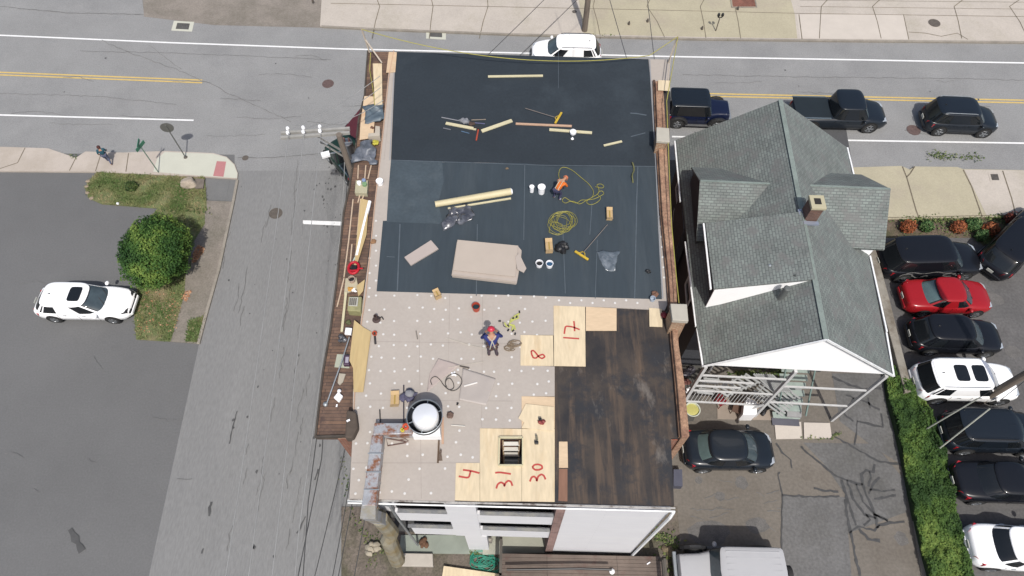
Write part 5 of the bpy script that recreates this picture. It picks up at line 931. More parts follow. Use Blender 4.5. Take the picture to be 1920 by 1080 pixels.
def car(label, cat, kind, rear, front, body='p_black', z=.75, glass='glass', sunroof=0, rails=None, group=None, name='parked_car', roofc=None, rearglass=None, W=None, fglass=None, ribs=0, H=None, spare=False, headdark=False, S=None):
    sp = dict(SPEC[kind]); sp.update(S or {}); a, b = P(*rear, z), P(*front, z); d = b - a; L = d.length; rz = math.atan2(d.y, d.x); c = (a + b) / 2; c.z = 0
    if W: sp['W'] = W
    if H: sp['H'] = H
    t = thing(name, label, cat, c, rz, group); Wd = sp['W'] / 2; Hh = sp['H']; X = lambda s: L / 2 - s * L; pm = M[body]
    hood, belt, deck = sp['hh'] * 1.5, sp['bt'] * 1.52, sp['dh'] * 1.52
    if kind in ('suv', 'pickup', 'jeep'): hood *= 1.08; belt *= 1.1; deck *= 1.1
    boxy = kind == 'jeep'
    tz = lambda s: pl([0, .012, .05, .12, sp['cw'], sp['cw'] + .08, sp['dk'], .985, 1], [hood * .62, hood * .76, hood * .88, hood * .96, hood * 1.06, belt, deck, deck * .93, deck * .74] if not boxy else [hood * .9, hood, hood * 1.02, hood * 1.04, hood * 1.06, belt, belt, belt, belt * .95], s)
    wz = lambda s: Wd * (pl([0, .015, .05, .1, .18, .8, .9, .96, 1], [.62, .78, .89, .95, 1, 1, .97, .9, .72], s) if not boxy else pl([0, .01, .29, .31, .99, 1], [.7, .74, .80, .96, .96, .9], s))
    rings = []
    for s in (0, .012, .03, .06, .1, .15, .2, sp['cw'], sp['cw'] + .04, sp['cw'] + .1, .45, .55, .65, .72, .78, .84, .9, .94, .97, .99, 1):
        w_, zt = wz(s), tz(s); low = .3 if .03 < s < .97 else .36
        half = [(0, zt + .02 * (s < sp['cw'])), (.5 * w_, zt + .012 * (s < sp['cw'])), (.78 * w_, zt - .012), (.9 * w_, zt - .05), (.965 * w_, zt - .13), (w_, zt * .74), (w_ * .995, .5), (w_ * .97, low), (.85 * w_, low - .08)]
        rings.append([(X(s), y, z_) for y, z_ in half] + [(X(s), -y, z_) for y, z_ in half[::-1][:-1]])
    MB().loft(rings).build('body', pm, t, smooth=True, local=True, ang=50)
    # cabin
    e = sp['e']; cw, rf, rr, dk = sp['cw'], sp['rf'], sp['rr'], sp['dk']
    def ring(x0, x1, hw, z_, n=48, bow=.0):
        cx = (x0 + x1) / 2; hx = (x1 - x0) / 2; out = []
        for i in range(n):
            th = 2 * math.pi * i / n; cs, sn = math.cos(th), math.sin(th); px = math.copysign(abs(cs) ** (2 / e), cs); py = math.copysign(abs(sn) ** (2 / e), sn)
            xx = cx + hx * px
            if px > .5: xx += bow * (1 - py * py)
            if px < -.5: xx -= bow * .5 * (1 - py * py)
            out.append((xx, hw * py, z_))
        return out
    top = (.80 if kind in ('sedan', 'hatch') else .86) * Wd if not boxy else .88 * Wd; bw = .935 * Wd if not boxy else .94 * Wd
    zb = belt - .06; zr = Hh - .07
    rb = lambda u, grow=0.: ring(X(dk) * (1 - u) + X(rr) * u - grow, X(cw) * (1 - u) + X(rf) * u + grow, bw * (1 - u) + top * u + grow, zb * (1 - u) + zr * u, bow=.1)
    gm = M[glass]; MB().loft([rb(0), rb(.5), rb(1)]).build('windows', gm, t, smooth=True, local=True, ang=60)
    rc = M[roofc] if roofc else pm; cx = (X(rr) + X(rf)) / 2
    def sc(r_, k, dz): return [(cx + (x - cx) * k, y * k, z_ + dz) for x, y, z_ in r_]
    r1 = ring(X(rr) - .02, X(rf) + .03, top + .015, zr, bow=.1)
    cap = MB().loft([sc(r1, 1, -.03), sc(r1, 1.0, .0), sc(r1, .95, .035), sc(r1, .8, .055), sc(r1, .5, .07), sc(r1, .15, .075)]).build('roof', rc, t, smooth=True, local=True, ang=60)
    # pillars between the panes
    def pillar(th0, th1, th2=None, th3=None):
        n = 240; r0, r1_ = [ring(X(dk) * (1 - u) + X(rr) * u - .008, X(cw) * (1 - u) + X(rf) * u + .008, bw * (1 - u) + top * u + .008, zb * (1 - u) + zr * u, n=n, bow=.1) for u in (0, 1)]
        f = lambda th: int(round(th / (2 * math.pi) * n)) % n; s = MB(); q0 = r0[f(th0)]; q1 = r0[f(th1)]; q2 = r1_[f(th1 if th2 is None else th3)]; q3 = r1_[f(th0 if th2 is None else th2)]
        cc = Vector((cx, 0, 1)); vs = [Vector(v) for v in (q0, q1, q2, q3)]; inn = [v + (cc - v).normalized() * .03 for v in vs]; s.loft([inn, vs]); return s
    for sg in (1, -1):
        s = MB(); k = lambda a: a if sg > 0 else 2 * math.pi - a
        for a0, a1 in ((.74, .92), (math.pi - .92, math.pi - .70)) + (((1.50, 1.62),) if True else ()) + (((math.pi - 1.12, math.pi - 1.04),) if kind in ('suv', 'hatch') else ()):
            p_ = pillar(k(a0), k(a1)); s.add(p_.v, p_.f)
        s.build('pillars', pm if kind != 'jeep' else M['trim'], t, local=True)
    def pane(th0, th1, u0, u1, m_, nm, g_=.012):
        n = 240; k = 14; rs = []
        for j in range(5):
            u = u0 + (u1 - u0) * j / 4; r_ = ring(X(dk) * (1 - u) + X(rr) * u - g_, X(cw) * (1 - u) + X(rf) * u + g_, bw * (1 - u) + top * u + g_, zb * (1 - u) + zr * u, n=n, bow=.1)
            rs.append([r_[int(round((th0 + (th1 - th0) * i / k) / (2 * math.pi) * n)) % n] for i in range(k + 1)])
        s = MB(); o = 0; s.v = [Vector(v) for r_ in rs for v in r_]
        for j in range(4):
            for i in range(k): q = j * (k + 1) + i; s.f.append((q, q + 1, q + k + 2, q + k + 1))
        s.build(nm, m_, t, smooth=True, local=True)
    pane(-.62, .62, .12, .93, M['glassf'], 'windscreen')
    if rearglass: pane(math.pi - .55, math.pi + .55, .2, .9, M['glassl'], 'rear_window')
    if sunroof:
        for k in range(sunroof):
            x0 = X(rf) - .18 - k * .85; s = MB(); rr_ = [(x0 - .32 + .32 * math.copysign(abs(math.cos(a_)) ** .35, math.cos(a_)), .42 * math.copysign(abs(math.sin(a_)) ** .35, math.sin(a_))) for a_ in [i * math.pi / 12 for i in range(24)]]
            s.loft([[(x, y, zr + .03) for x, y in rr_], [(x, y, zr + .085) for x, y in rr_]]); s.build('sunroof', M['glass'], cap, local=True)
    if rails:
        for sg in (1, -1): MB().tube([(X(rf) - .2, sg * (top - .09), zr + .05), (X(rf) - .35, sg * (top - .07), zr + .1), (X(rr) + .35, sg * (top - .07), zr + .1), (X(rr) + .2, sg * (top - .09), zr + .05)], .022, 6).build('roof_rail', M[rails], t, local=True)
    if ribs:
        s = MB()
        for i in range(ribs): y = -top * .8 + 1.6 * top * i / (ribs - 1); s.bar((X(rf) - .15, y, zr + .055), (X(rr) + .15, y, zr + .055), .045, .03)
        s.build('roof_rib', rc, cap, local=True)
    # door seams and handles, mirrors, lamps, bumpers, grille
    for sg in (1, -1):
        m_ = MB().blob((X(cw + .055), sg * (Wd + .1), belt - .02), (.1, .13, .09), 1, 0).build('mirror', pm, t, smooth=True, local=True)
        for u in (.44, .64):
            if kind == 'pickup' and u > .5: continue
            MB().box((X(u), sg * (Wd + .004), belt * .84), (.18, .03, .03)).build('door_handle', M['metal'] if body == 'p_white' else pm, t, local=True)
        s = MB()
        for u in (cw + .06, .51, .72 if kind != 'pickup' else .575): s.box((X(u), sg * (Wd - .002), belt * .62), (.012, .01, belt * .6))
        s.build('door_seams', M['trim'], t, local=True)
        s = MB(); s.loft([[(X(.012), sg * wz(.012) * .9, hood * .68), (X(.012), sg * wz(.012) * .5, hood * .68), (X(.02), sg * wz(.02) * .5, hood * .82), (X(.02), sg * wz(.02) * .9, hood * .8)], [(X(.0) + .03, sg * wz(0) * 1.02, hood * .62), (X(0) + .04, sg * wz(0) * .6, hood * .62), (X(.03), sg * wz(.03) * .55, tz(.03) + .012), (X(.075), sg * wz(.075) * .93, tz(.075) - .03)]]) ; s.build('headlight', M['head'] if not headdark else M['trim'], t, local=True)
        s = MB(); zt = deck * .86; s.loft([[(X(.96), sg * Wd * .7, zt - .2), (X(.96), sg * Wd * .7, zt + .02), (X(.9), sg * Wd * .9, zt + .02), (X(.9), sg * Wd * .9, zt - .2)], [(X(1) - .012, sg * wz(1) * .72, zt - .2), (X(.998), sg * wz(1) * .8, zt + .04), (X(.93), sg * (wz(.93) + .018), zt + .02), (X(.94), sg * (wz(.94) + .02), zt - .2)]]); s.build('tail_light', M['tail'], t, local=True)
    MB().box((X(0) + .0, 0, .45), (.16, Wd * 1.25, .2)).build('front_bumper', M['trim'] if kind in ('suv', 'jeep', 'pickup') else pm, t, local=True, bevel=.05); MB().box((X(1) - .0, 0, .48), (.14, Wd * 1.4, .2)).build('rear_bumper', pm if kind != 'jeep' else M['trim'], t, local=True, bevel=.05)
    MB().box((X(.004), 0, hood * .58), (.09, Wd * .8, .16)).build('grille', M['trim'], t, local=True, bevel=.02)
    MB().box((X(1) - .09, 0, .72), (.03, .34, .16)).build('number_plate', mat('blank plate', A(210, 210, 200), .5), t, local=True)
    if kind in ('suv', 'hatch'): MB().loft([[(X(rr) + .45, .03, zr + .05), (X(rr) + .45, -.03, zr + .05), (X(rr) + .3, 0, zr + .05)], [(X(rr) + .33, .008, zr + .14), (X(rr) + .33, -.008, zr + .14), (X(rr) + .3, 0, zr + .14)]]).build('antenna', M['trim'], t, local=True)
    for k_ in (-.35, .25): MB().bar((X(cw) + .02, k_ * Wd * 2 * .5, belt + .03), (X(cw) - .32, (k_ * .5 + .2) * Wd * 2, belt + .2), .02, .02).build('wiper', M['trim'], t, local=True)
    r = .335 if kind in ('sedan', 'hatch') else .38 if kind != 'pickup' else .41
    for u in (.185, .80):
        for sg in (1, -1):
            MB().lathe((X(u), sg * (Wd - .02), r + .01), [(r * 1.16, 0), (r * 1.16, .032), (.001, .032)], 28, Matrix.Rotation(-sg * math.pi / 2, 3, 'X')).build('wheel_arch', M['liner'] if kind != 'jeep' else M['trim'], t, local=True)
            w_ = bpy.data.objects.new('wheel', None); COL.objects.link(w_); w_.parent = t; w_.location = (X(u), sg * (Wd - .1), r)
            R3 = Matrix.Rotation(-sg * math.pi / 2, 3, 'X')
            MB().lathe((0, 0, 0), [(.6 * r, -.1), (r * .97, -.1), (r, -.06), (r, .09), (r * .95, .125), (r * .66, .135), (r * .64, .1)], 28, R3, cap=False).build('tyre', M['tyre'], w_, smooth=True, local=True)
            k = MB().lathe((0, 0, 0), [(r * .68, .11), (r * .62, .135), (r * .58, .1), (r * .1, .1), (.001, .1)], 24, R3)
            for i in range(5):
                a_ = i * 2 * math.pi / 5; v0 = R3 @ Vector((0, 0, .12)); v1 = R3 @ Vector((r * .62 * math.cos(a_), r * .62 * math.sin(a_), .12)); k.bar(v0, v1, .07, .05, up=(R3 @ Vector((0, 0, 1))))
            k.build('rim', M['rim'], w_, local=True)
    if kind == 'pickup':
        MB().box(((X(.625) + X(.985)) / 2, 0, deck + .02), (X(.625) - X(.985), Wd * 1.66, .06)).build('bed_cover', mat('tonneau', (.014, .02, .025), .6, var=.1, spec=.25), t, local=True, bevel=.02)
        for sg in (1, -1): MB().bar((X(.63), sg * Wd * .9, deck + .03), (X(.985), sg * Wd * .9, deck + .03), .07, .05).build('bed_rail', mat('bed rail', A(110, 124, 134), .4), t, local=True)
    if kind == 'jeep':
        for sg in (1, -1):
            for u in (.175, .80): s = MB().tube([(X(u) + .55 * math.cos(a_), sg * (Wd + .02), .42 + .52 * math.sin(a_)) for a_ in [i * math.pi / 8 for i in range(9)]], .1, 6); s.build('fender', M['trim'], t, local=True)
            MB().bar((X(.28), sg * (Wd + .08), .42), (X(.68), sg * (Wd + .08), .42), .12, .05).build('side_step', mat('step', A(110, 110, 110), .5), t, local=True)
        MB().lathe((X(1) - .1, 0, .95), [(.38, -.1), (.38, .1), (.2, .12), (.001, .12)], 24, Matrix.Rotation(-math.pi / 2, 3, 'Y')).build('spare_wheel', M['tyre'], t, local=True)
        MB().box((X(-.02), 0, .62), (.16, Wd * 1.7, .2)).build('bull_bar', M['metal'], t, local=True, bevel=.03)
    return t
LOT = 'vehicles parked in the row right of the house'; RD = 'vehicles waiting on the main road'
car('white hatchback with black sunroof in the left parking lot', 'car', 'hatch', (70, 563), (247, 566), 'p_white', sunroof=1, headdark=True)
car('white SUV driving left on the main road behind the top edge of the roof', 'car', 'suv', (1126, 97), (997, 95), 'p_white', rails='trim', name='moving_car', W=1.75, H=1.6)
car('dark navy boxy off-roader with ribbed hardtop beside the right parapet', 'off-roader', 'jeep', (1246, 204), (1365, 208), 'p_navy', group=RD, name='off_roader', roofc='p_slate', ribs=6)
car('black pickup truck with flat covered bed behind the house roof peak', 'pickup truck', 'pickup', (1484, 208), (1660, 212), 'p_slate', group=RD, name='pickup_truck')
car('black SUV with red patch on its roof, rightmost on the main road', 'car', 'suv', (1733, 217), (1868, 223), 'p_slate', group=RD, rails='metal', W=1.85, name='moving_car')
rib = car('black SUV with grey ribbon graphics on its side, top of the parked row', 'car', 'suv', (1650, 488), (1836, 483), 'p_black', group=LOT, W=2.0, H=1.85)
car('red sedan between the ribbon marked SUV and a black hatchback', 'car', 'sedan', (1695, 553), (1856, 554), 'p_red', group=LOT, rearglass=1)
car('black hatchback between the red sedan and the white SUV', 'car', 'hatch', (1708, 624), (1878, 630), 'p_black', group=LOT, H=1.6)
car('white SUV with two dark sunroofs and silver roof rails', 'car', 'suv', (1716, 713), (1905, 716), 'p_white', group=LOT, sunroof=2, rails='metal')
car('dark blue SUV with roof crossbars behind the thin guy wires', 'car', 'suv', (1768, 806), (1955, 811), 'p_slate', group=LOT, rails='trim', ribs=3)
car('shiny black sedan next to the ivy, below the blue SUV', 'car', 'sedan', (1790, 900), (1985, 906), 'p_black', group=LOT)
car('white sedan at the lower right corner next to the ivy', 'car', 'sedan', (1819, 1020), (2010, 1034), 'p_white', group=LOT, W=1.86)
car('black SUV cut off by the right edge near the planting bed', 'car', 'suv', (1858, 505), (1960, 400), 'p_black', W=1.95)
car('black sedan parked on the driveway behind the house porch', 'car', 'sedan', (1284, 842), (1450, 842), 'p_slate', rearglass=1, S=dict(cw=.21, rf=.37, rr=.74, dk=.885, e=4))
car('silver white boxy off-roader with ribbed roof cut off by the bottom edge', 'off-roader', 'jeep', (1470, 1079), (1272, 1075), 'p_silver', name='off_roader', ribs=7, W=2.1, H=1.95)
car('dark green pickup on the side street partly hidden by the roof ledge', 'pickup truck', 'pickup', (683, 330), (628, 262), 'p_green', name='pickup_truck', W=1.9)
# ribbon graphics on the side of the parked black SUV
ribm = mat('grey ribbon', A(150, 150, 148), .4, var=.15, scale=4)
L_ = (P(1836, 483, .75) - P(1650, 488, .75)).length
def onside(pts, wd):
    s = MB(); q = [Vector((x, -1.012, z)) for x, z in pts]
    for i in range(len(q) - 1):
        d = (q[i + 1] - q[i]); n = Vector((-d.z, 0, d.x)).normalized() * wd / 2; s.add([q[i] - n, q[i] + n, q[i + 1] + n, q[i + 1] - n], [(0, 1, 2, 3)])
    return s
pts1 = [(-1.7 + i * .1, .98 + .07 * math.sin(i * .5)) for i in range(24)] + [(.7 + i * .08, .93 - i * .05) for i in range(7)]
r = onside(pts1, .07); k = onside([(-1.6 + .33 * math.cos(a), .72 + .2 * math.sin(a)) for a in [i * .5 for i in range(12)]], .08); r.add(k.v, k.f); k = onside([(-1.3 + i * .1, .6 + .1 * math.cos(i * .8)) for i in range(10)], .06); r.add(k.v, k.f)
k = onside([(.75 + .35 * math.cos(a), .72 + .14 * math.sin(a)) for a in [i * .5 for i in range(13)]], .07); r.add(k.v, k.f); k = onside([(1.1 + i * .1, .85 - .03 * i) for i in range(8)], .09); r.add(k.v, k.f)
r.build('ribbon_graphic', ribm, rib, local=True)
# ================================================================ PEOPLE
def skinned(name, pts, edges, m, parent, sub=2, root=0):
    me = bpy.data.meshes.new(name); me.from_pydata([p[0] for p in pts], edges, []); o = bpy.data.objects.new(name, me); COL.objects.link(o); o.parent = parent
    me.materials.append(m); k = o.modifiers.new('skin', 'SKIN'); k.use_smooth_shade = True
    if not me.skin_vertices:
        bm = bmesh.new(); bm.from_mesh(me); bm.verts.layers.skin.verify(); bm.to_mesh(me); bm.free()
    for i, sv in enumerate(me.skin_vertices[0].data): r = pts[i][1]; sv.radius = (r, r) if not isinstance(r, tuple) else r; sv.use_root = (i == root)
    j = o.modifiers.new('sub', 'SUBSURF'); j.levels = sub; j.render_levels = sub; return o
def person(label, loc, rz, J, cols, helmet=None, hair=None, extra=None, scale=1.):
    # J: joint positions (local, x right, y forward, z up)
    t = thing('person', label, 'person', loc, rz); t.scale = (scale,) * 3; V = lambda k: Vector(J[k]); sk = mat('skin', A(200, 150, 120), .6, var=.05)
    names = ['pel', 'chest', 'neck', 'head0', 'head1', 'shL', 'elL', 'wrL', 'shR', 'elR', 'wrR', 'hipL', 'knL', 'anL', 'toL', 'hipR', 'knR', 'anR', 'toR']
    hd = (V('head') - V('neck')).normalized(); pos = {'head0': V('head') - hd * .06, 'head1': V('head') + hd * .08}
    rad = dict(pel=.13, chest=.15, neck=.055, head0=.085, head1=.085, shL=.07, elL=.045, wrL=.03, shR=.07, elR=.045, wrR=.03, hipL=.09, knL=.06, anL=.04, toL=.035, hipR=.09, knR=.06, anR=.04, toR=.035)
    pts = [((pos[n] if n in pos else V(n)), rad[n]) for n in names]; ix = {n: i for i, n in enumerate(names)}
    E = [('pel', 'chest'), ('chest', 'neck'), ('neck', 'head0'), ('head0', 'head1'), ('chest', 'shL'), ('shL', 'elL'), ('elL', 'wrL'), ('chest', 'shR'), ('shR', 'elR'), ('elR', 'wrR'), ('pel', 'hipL'), ('hipL', 'knL'), ('knL', 'anL'), ('anL', 'toL'), ('pel', 'hipR'), ('hipR', 'knR'), ('knR', 'anR'), ('anR', 'toR')]
    ed = [(ix[a], ix[b]) for a, b in E]
    for sd_ in ('L', 'R'):      # palm, four fingers and a thumb
        w_ = V('wr' + sd_); d = (w_ - V('el' + sd_)).normalized(); sx = d.cross(Vector((0, 0, 1))); sx = sx.normalized() if sx.length > .1 else Vector((1, 0, 0)); dn = Vector((0, 0, -1))
        pi = len(pts); pts.append((w_ + d * .05, .026)); ed.append((ix['wr' + sd_], pi))
        for f, ln in ((-.03, .07), (-.01, .085), (.01, .08), (.03, .062)):
            a = len(pts); pts.append((w_ + d * .09 + sx * f, .011)); ed.append((pi, a)); pts.append((w_ + d * (.09 + ln * .6) + sx * f * 1.1 + dn * .015, .010)); ed.append((a, a + 1)); pts.append((w_ + d * (.09 + ln * .9) + sx * f * 1.1 + dn * .04, .008)); ed.append((a + 1, a + 2))
        a = len(pts); pts.append((w_ + d * .05 + sx * (-.045 if sd_ == 'L' else .045), .013)); ed.append((pi, a)); pts.append((w_ + d * .09 + sx * (-.06 if sd_ == 'L' else .06), .010)); ed.append((a, a + 1))
    skinned('body', pts, ed, sk, t)
    def part(nm, ns, es, m, k):
        i2 = {n: i for i, n in enumerate(ns)}; skinned(nm, [((pos[n] if n in pos else V(n)) if not n.startswith('m') else (V(n[1:3] + n[3]) + V(n[4:6] + n[6])) / 2, rad.get(n, .06) * k) for n in ns], [(i2[a], i2[b]) for a, b in es], m, t)
    part('shirt', ['pel', 'chest', 'shL', 'elL', 'shR', 'elR'] + (['wrL', 'wrR'] if cols.get('long', 1) else []), [('pel', 'chest'), ('chest', 'shL'), ('shL', 'elL'), ('chest', 'shR'), ('shR', 'elR')] + ([('elL', 'wrL'), ('elR', 'wrR')] if cols.get('long', 1) else []), cols['shirt'], 1.18)
    part('trousers', ['pel', 'hipL', 'knL', 'anL', 'hipR', 'knR', 'anR'], [('pel', 'hipL'), ('hipL', 'knL'), ('knL', 'anL'), ('pel', 'hipR'), ('hipR', 'knR'), ('knR', 'anR')], cols['trousers'], 1.16)
    for sd_ in ('L', 'R'): skinned('boot', [(V('an' + sd_), .055), (V('an' + sd_) * .4 + V('to' + sd_) * .6 - Vector((0, 0, .01)), .055), (V('to' + sd_), .045)], [(0, 1), (1, 2)], cols['boots'], t, 1)
    h = V('head'); up = hd; fw = Vector(J['look']).normalized(); sdv = fw.cross(up).normalized(); fw = up.cross(sdv)
    R3 = Matrix((sdv, fw, up)).transposed()
    f = MB().blob(h + fw * .098 - up * .01, (.014, .02, .02), 0, 0, 1).blob(h + sdv * .09 - up * .01, (.012, .02, .03), 0, 0, 1).blob(h - sdv * .09 - up * .01, (.012, .02, .03), 0, 0, 1); f.build('nose_and_ears', sk, t, smooth=True, local=True)
    f = MB().blob(h + fw * .088 + sdv * .032 + up * .015, .012, 0, 0, 1).blob(h + fw * .088 - sdv * .032 + up * .015, .012, 0, 0, 1); f.build('eyes', M['black'], t, local=True)
    MB().bar(h + fw * .088 - up * .05 - sdv * .02, h + fw * .088 - up * .05 + sdv * .02, .008, .008).build('mouth', mat('lips', A(160, 90, 80), .6), t, local=True)
    if helmet:
        MB().lathe(h + up * .015, [(.125, 0), (.128, .03), (.12, .075), (.09, .115), (.045, .135), (.001, .14)], 20, R3).build('helmet', helmet, t, smooth=True, local=True)
        b = MB().lathe(h + up * .018 + fw * .035, [(.13, 0), (.145, .004), (.13, .012)], 20, R3, cap=False); b.build('helmet_brim', helmet, t, local=True)
    if hair: MB().lathe(h + up * .02 - fw * .012, [(.112, -.08), (.118, -.01), (.105, .05), (.06, .09), (.001, .1)], 16, R3).build('hair', hair, t, smooth=True, local=True)
    if extra: extra(t, V)
    return t
# worker in orange: bent forward, turned to the upper right, hands low
J = dict(pel=(0, -.05, .82), chest=(.02, .28, 1.12), neck=(.03, .46, 1.2), head=(.03, .6, 1.2), look=(0, .6, -.8), shL=(-.19, .34, 1.14), elL=(-.26, .42, .86), wrL=(-.14, .5, .64), shR=(.22, .34, 1.14), elR=(.3, .44, .88), wrR=(.14, .54, .66),
         hipL=(-.1, -.05, .78), knL=(-.15, .12, .45), anL=(-.16, -.08, .1), toL=(-.18, .08, .05), hipR=(.1, -.05, .78), knR=(.16, .16, .45), anR=(.15, -.02, .1), toR=(.18, .14, .05))
orange = mat('orange shirt', A(236, 122, 40), .8, var=.08, scale=6)
def vest(t, V):
    s = MB(); 
    for k in (-.09, .09): s.tube([V('chest') + Vector((k, .1, .12)), V('chest') + Vector((k, -.05, .2)), V('pel') + Vector((k, -.08, .17))], .018, 5)
    s.build('reflective_strap', mat('reflective band', A(226, 220, 190), .4), t, smooth=True, local=True)
person('worker in an orange shirt and pale orange helmet bending among yellow hoses', P(1044, 373, ZB), R(-38), J, dict(shirt=orange, trousers=mat('navy trousers', A(66, 66, 96), .9, var=.1), boots=mat('pale boots', A(190, 190, 200), .7)), helmet=mat('salmon helmet', A(246, 150, 110), .4), extra=vest, scale=.77)
# worker in blue with red helmet: standing, leaning, knee bent
J = dict(pel=(0, -.06, .86), chest=(0, .1, 1.2), neck=(0, .16, 1.38), head=(.0, .23, 1.5), look=(0, 1, -.5), shL=(-.24, .12, 1.28), elL=(-.36, .2, 1.02), wrL=(-.2, .42, .96), shR=(.24, .12, 1.28), elR=(.37, .18, 1.02), wrR=(.22, .4, .96),
         hipL=(-.1, -.06, .82), knL=(-.13, .1, .46), anL=(-.13, -.08, .1), toL=(-.16, .1, .05), hipR=(.1, -.06, .82), knR=(.12, .04, .46), anR=(.14, -.12, .1), toR=(.18, .05, .05))
def harn(t, V):
    s = MB(); s.tube([V('shL') + Vector((.1, -.05, .09)), V('chest') + Vector((0, -.16, .02)), V('pel') + Vector((.1, -.16, .05))], .02, 5); s.tube([V('shR') + Vector((-.1, -.05, .09)), V('chest') + Vector((0, -.165, .02)), V('pel') + Vector((-.1, -.16, .05))], .02, 5); s.build('harness', mat('white harness', A(210, 206, 190), .6), t, smooth=True, local=True)
    s = MB()
    for a in range(7): an = a / 7 * 6.28; s.blob(V('pel') + Vector((.19 * math.cos(an), .17 * math.sin(an), .04)), (.06, .05, .08), a, .2, 1)
    s.build('tool_belt', mat('belt', A(96, 72, 62), .8), t, local=True)
person('worker in a blue shirt and red helmet with tool belt on the beige boards', P(924, 664, ZB), R(6), {k: (v if k != 'look' else v) for k, v in J.items()}, dict(shirt=mat('blue shirt', A(40, 52, 122), .8, var=.12, scale=6), trousers=mat('dark work trousers', A(84, 72, 80), .9, var=.15, scale=6), boots=M['black']), helmet=mat('red helmet', A(226, 60, 84), .35), extra=harn)
# pedestrian
J = dict(pel=(0, 0, .9), chest=(0, .03, 1.24), neck=(0, .04, 1.42), head=(0, .07, 1.55), look=(0, 1, 0), shL=(-.2, .03, 1.34), elL=(-.27, -.06, 1.08), wrL=(-.26, .08, .88), shR=(.2, .03, 1.34), elR=(.27, .08, 1.08), wrR=(.22, .28, .98),
         hipL=(-.1, 0, .86), knL=(-.11, .14, .48), anL=(-.1, .18, .1), toL=(-.11, .36, .06), hipR=(.1, 0, .86), knR=(.11, -.02, .48), anR=(.1, -.26, .14), toR=(.11, -.1, .05))
person('pedestrian in a teal top and grey jeans walking on the left pavement', P(207, 306, .12), R(20), J, dict(shirt=mat('teal top', A(40, 92, 108), .9, var=.1), trousers=mat('grey jeans', A(96, 104, 130), .9, var=.1), boots=mat('brown shoes', A(110, 70, 60), .8), long=0), hair=mat('dark hair', A(84, 44, 40), .8, var=.2), scale=.88)
# ================================================================ PLANTS
def crown(c, r, n, size, seed, lump=.22, low=.75):
    rr = random.Random(seed); out = []; c = Vector(c); r = Vector(r); ph = Vector((seed * 3.1, seed, 0))
    for _ in range(n):
        while True:
            d = Vector((rr.gauss(0, 1), rr.gauss(0, 1), rr.gauss(0, 1))).normalized()
            if d.z > -.5 or rr.random() < .3: break
        k = 1 + lump * noise.noise(d * 2.2 + ph) + .12 * noise.noise(d * 6 + ph)
        k *= rr.uniform(low, 1.03)
        out.append((c + Vector((d.x * r.x, d.y * r.y, d.z * r.z)) * k, d))
    return out
M['treeleaf'] = leafmat('tree leaves', A(44, 78, 34), A(78, 114, 50), A(126, 150, 70))
t = thing('round_tree', 'round dense green tree beside the white hatchback', 'tree', (-18.35, 18.95, 0))
cc = P(292, 470, 2.0)
mb = MB(); lv = crown(cc, (1.74, 2.0, 1.5), 24000, .2, 5, lump=.16, low=.76); leaf_quads(mb, lv, .12, .35, tone=lambda p: .5 + .9 * noise.noise(p * .9) + .25 * noise.noise(p * 3)); mb.build('crown', M['treeleaf'], t)
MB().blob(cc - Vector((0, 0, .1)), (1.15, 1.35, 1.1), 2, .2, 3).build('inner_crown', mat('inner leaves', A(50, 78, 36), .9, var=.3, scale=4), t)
s = MB(); s.tube([(cc.x, cc.y, 0), (cc.x + .05, cc.y, .6), (cc.x, cc.y, 1.4)], [.16, .12, .08], 8)
for a in range(5): s.tube([(cc.x, cc.y, .7), (cc.x + .8 * math.cos(a * 1.25), cc.y + .8 * math.sin(a * 1.25), 2)], [.06, .02], 6)
s.build('trunk', mat('bark', A(96, 80, 66), .95, var=.2, scale=5), t)
t = thing('small_bush', 'small dark green bush on the corner grass island', 'bush', P(246, 350, 0)); mb = MB(); leaf_quads(mb, crown(P(246, 349, .25), (.35, .33, .3), 500, .1, 9), .11, .4); mb.build('foliage', leafmat('bush leaves', A(46, 66, 34), A(76, 98, 50), A(110, 126, 70)), t)
tag(MB().blob(P(353, 343, .25), (.42, .36, .32), 4, .35, 3, 1.8).build('boulder', mat('pale boulder', A(198, 184, 166), .95, var=.14, scale=3, fine=.2), smooth=True), 'large pale boulder at the corner of the grass island', 'boulder')
tag(MB().slab([(366, 334), (383, 336), (381, 352), (366, 353)], .05, .18).build('timber_sleeper', mat('old timber', A(132, 122, 112), .95, var=.2, scale=4)), 'weathered timber block right of the boulder', 'timber')
tag(MB().blob(P(221, 382, .1), .09, 2, .3, 1).build('stone', M['plast']), 'small white stone at the lower edge of the grass island', 'stone')
for i, (x, y) in enumerate(((166, 340), (163, 350), (165, 362), (172, 372))): tag(MB().blob(P(x, y, .05), (.16, .12, .1), i, .4, 1).build('edging_stone', mat('edge stone', A(176, 158, 138), .9, var=.1)), ['uppermost edging stone at the left tip of the grass island', 'second edging stone from the top at the left tip of the island', 'third edging stone from the top at the left tip of the island', 'lowest edging stone at the left tip of the grass island'][i], 'stone')
lf = MB(); 
for q in scatter([(372, 458), (384, 466), (378, 478), (366, 492), (360, 492), (362, 475)], 260) + scatter([(348, 545), (360, 545), (350, 565), (340, 560)], 90) + scatter([(255, 545), (345, 548), (330, 620), (256, 630)], 120): leaf_quads(lf, [(P(*q, .08), Vector((0, 0, 1)))], .12, .8)
o = lf.build('fallen_leaves', leafmat('dry leaves', A(190, 130, 96), A(206, 156, 120), A(220, 180, 146))); o['kind'] = 'stuff'; o['label'] = 'fallen tan leaves beside the round tree'
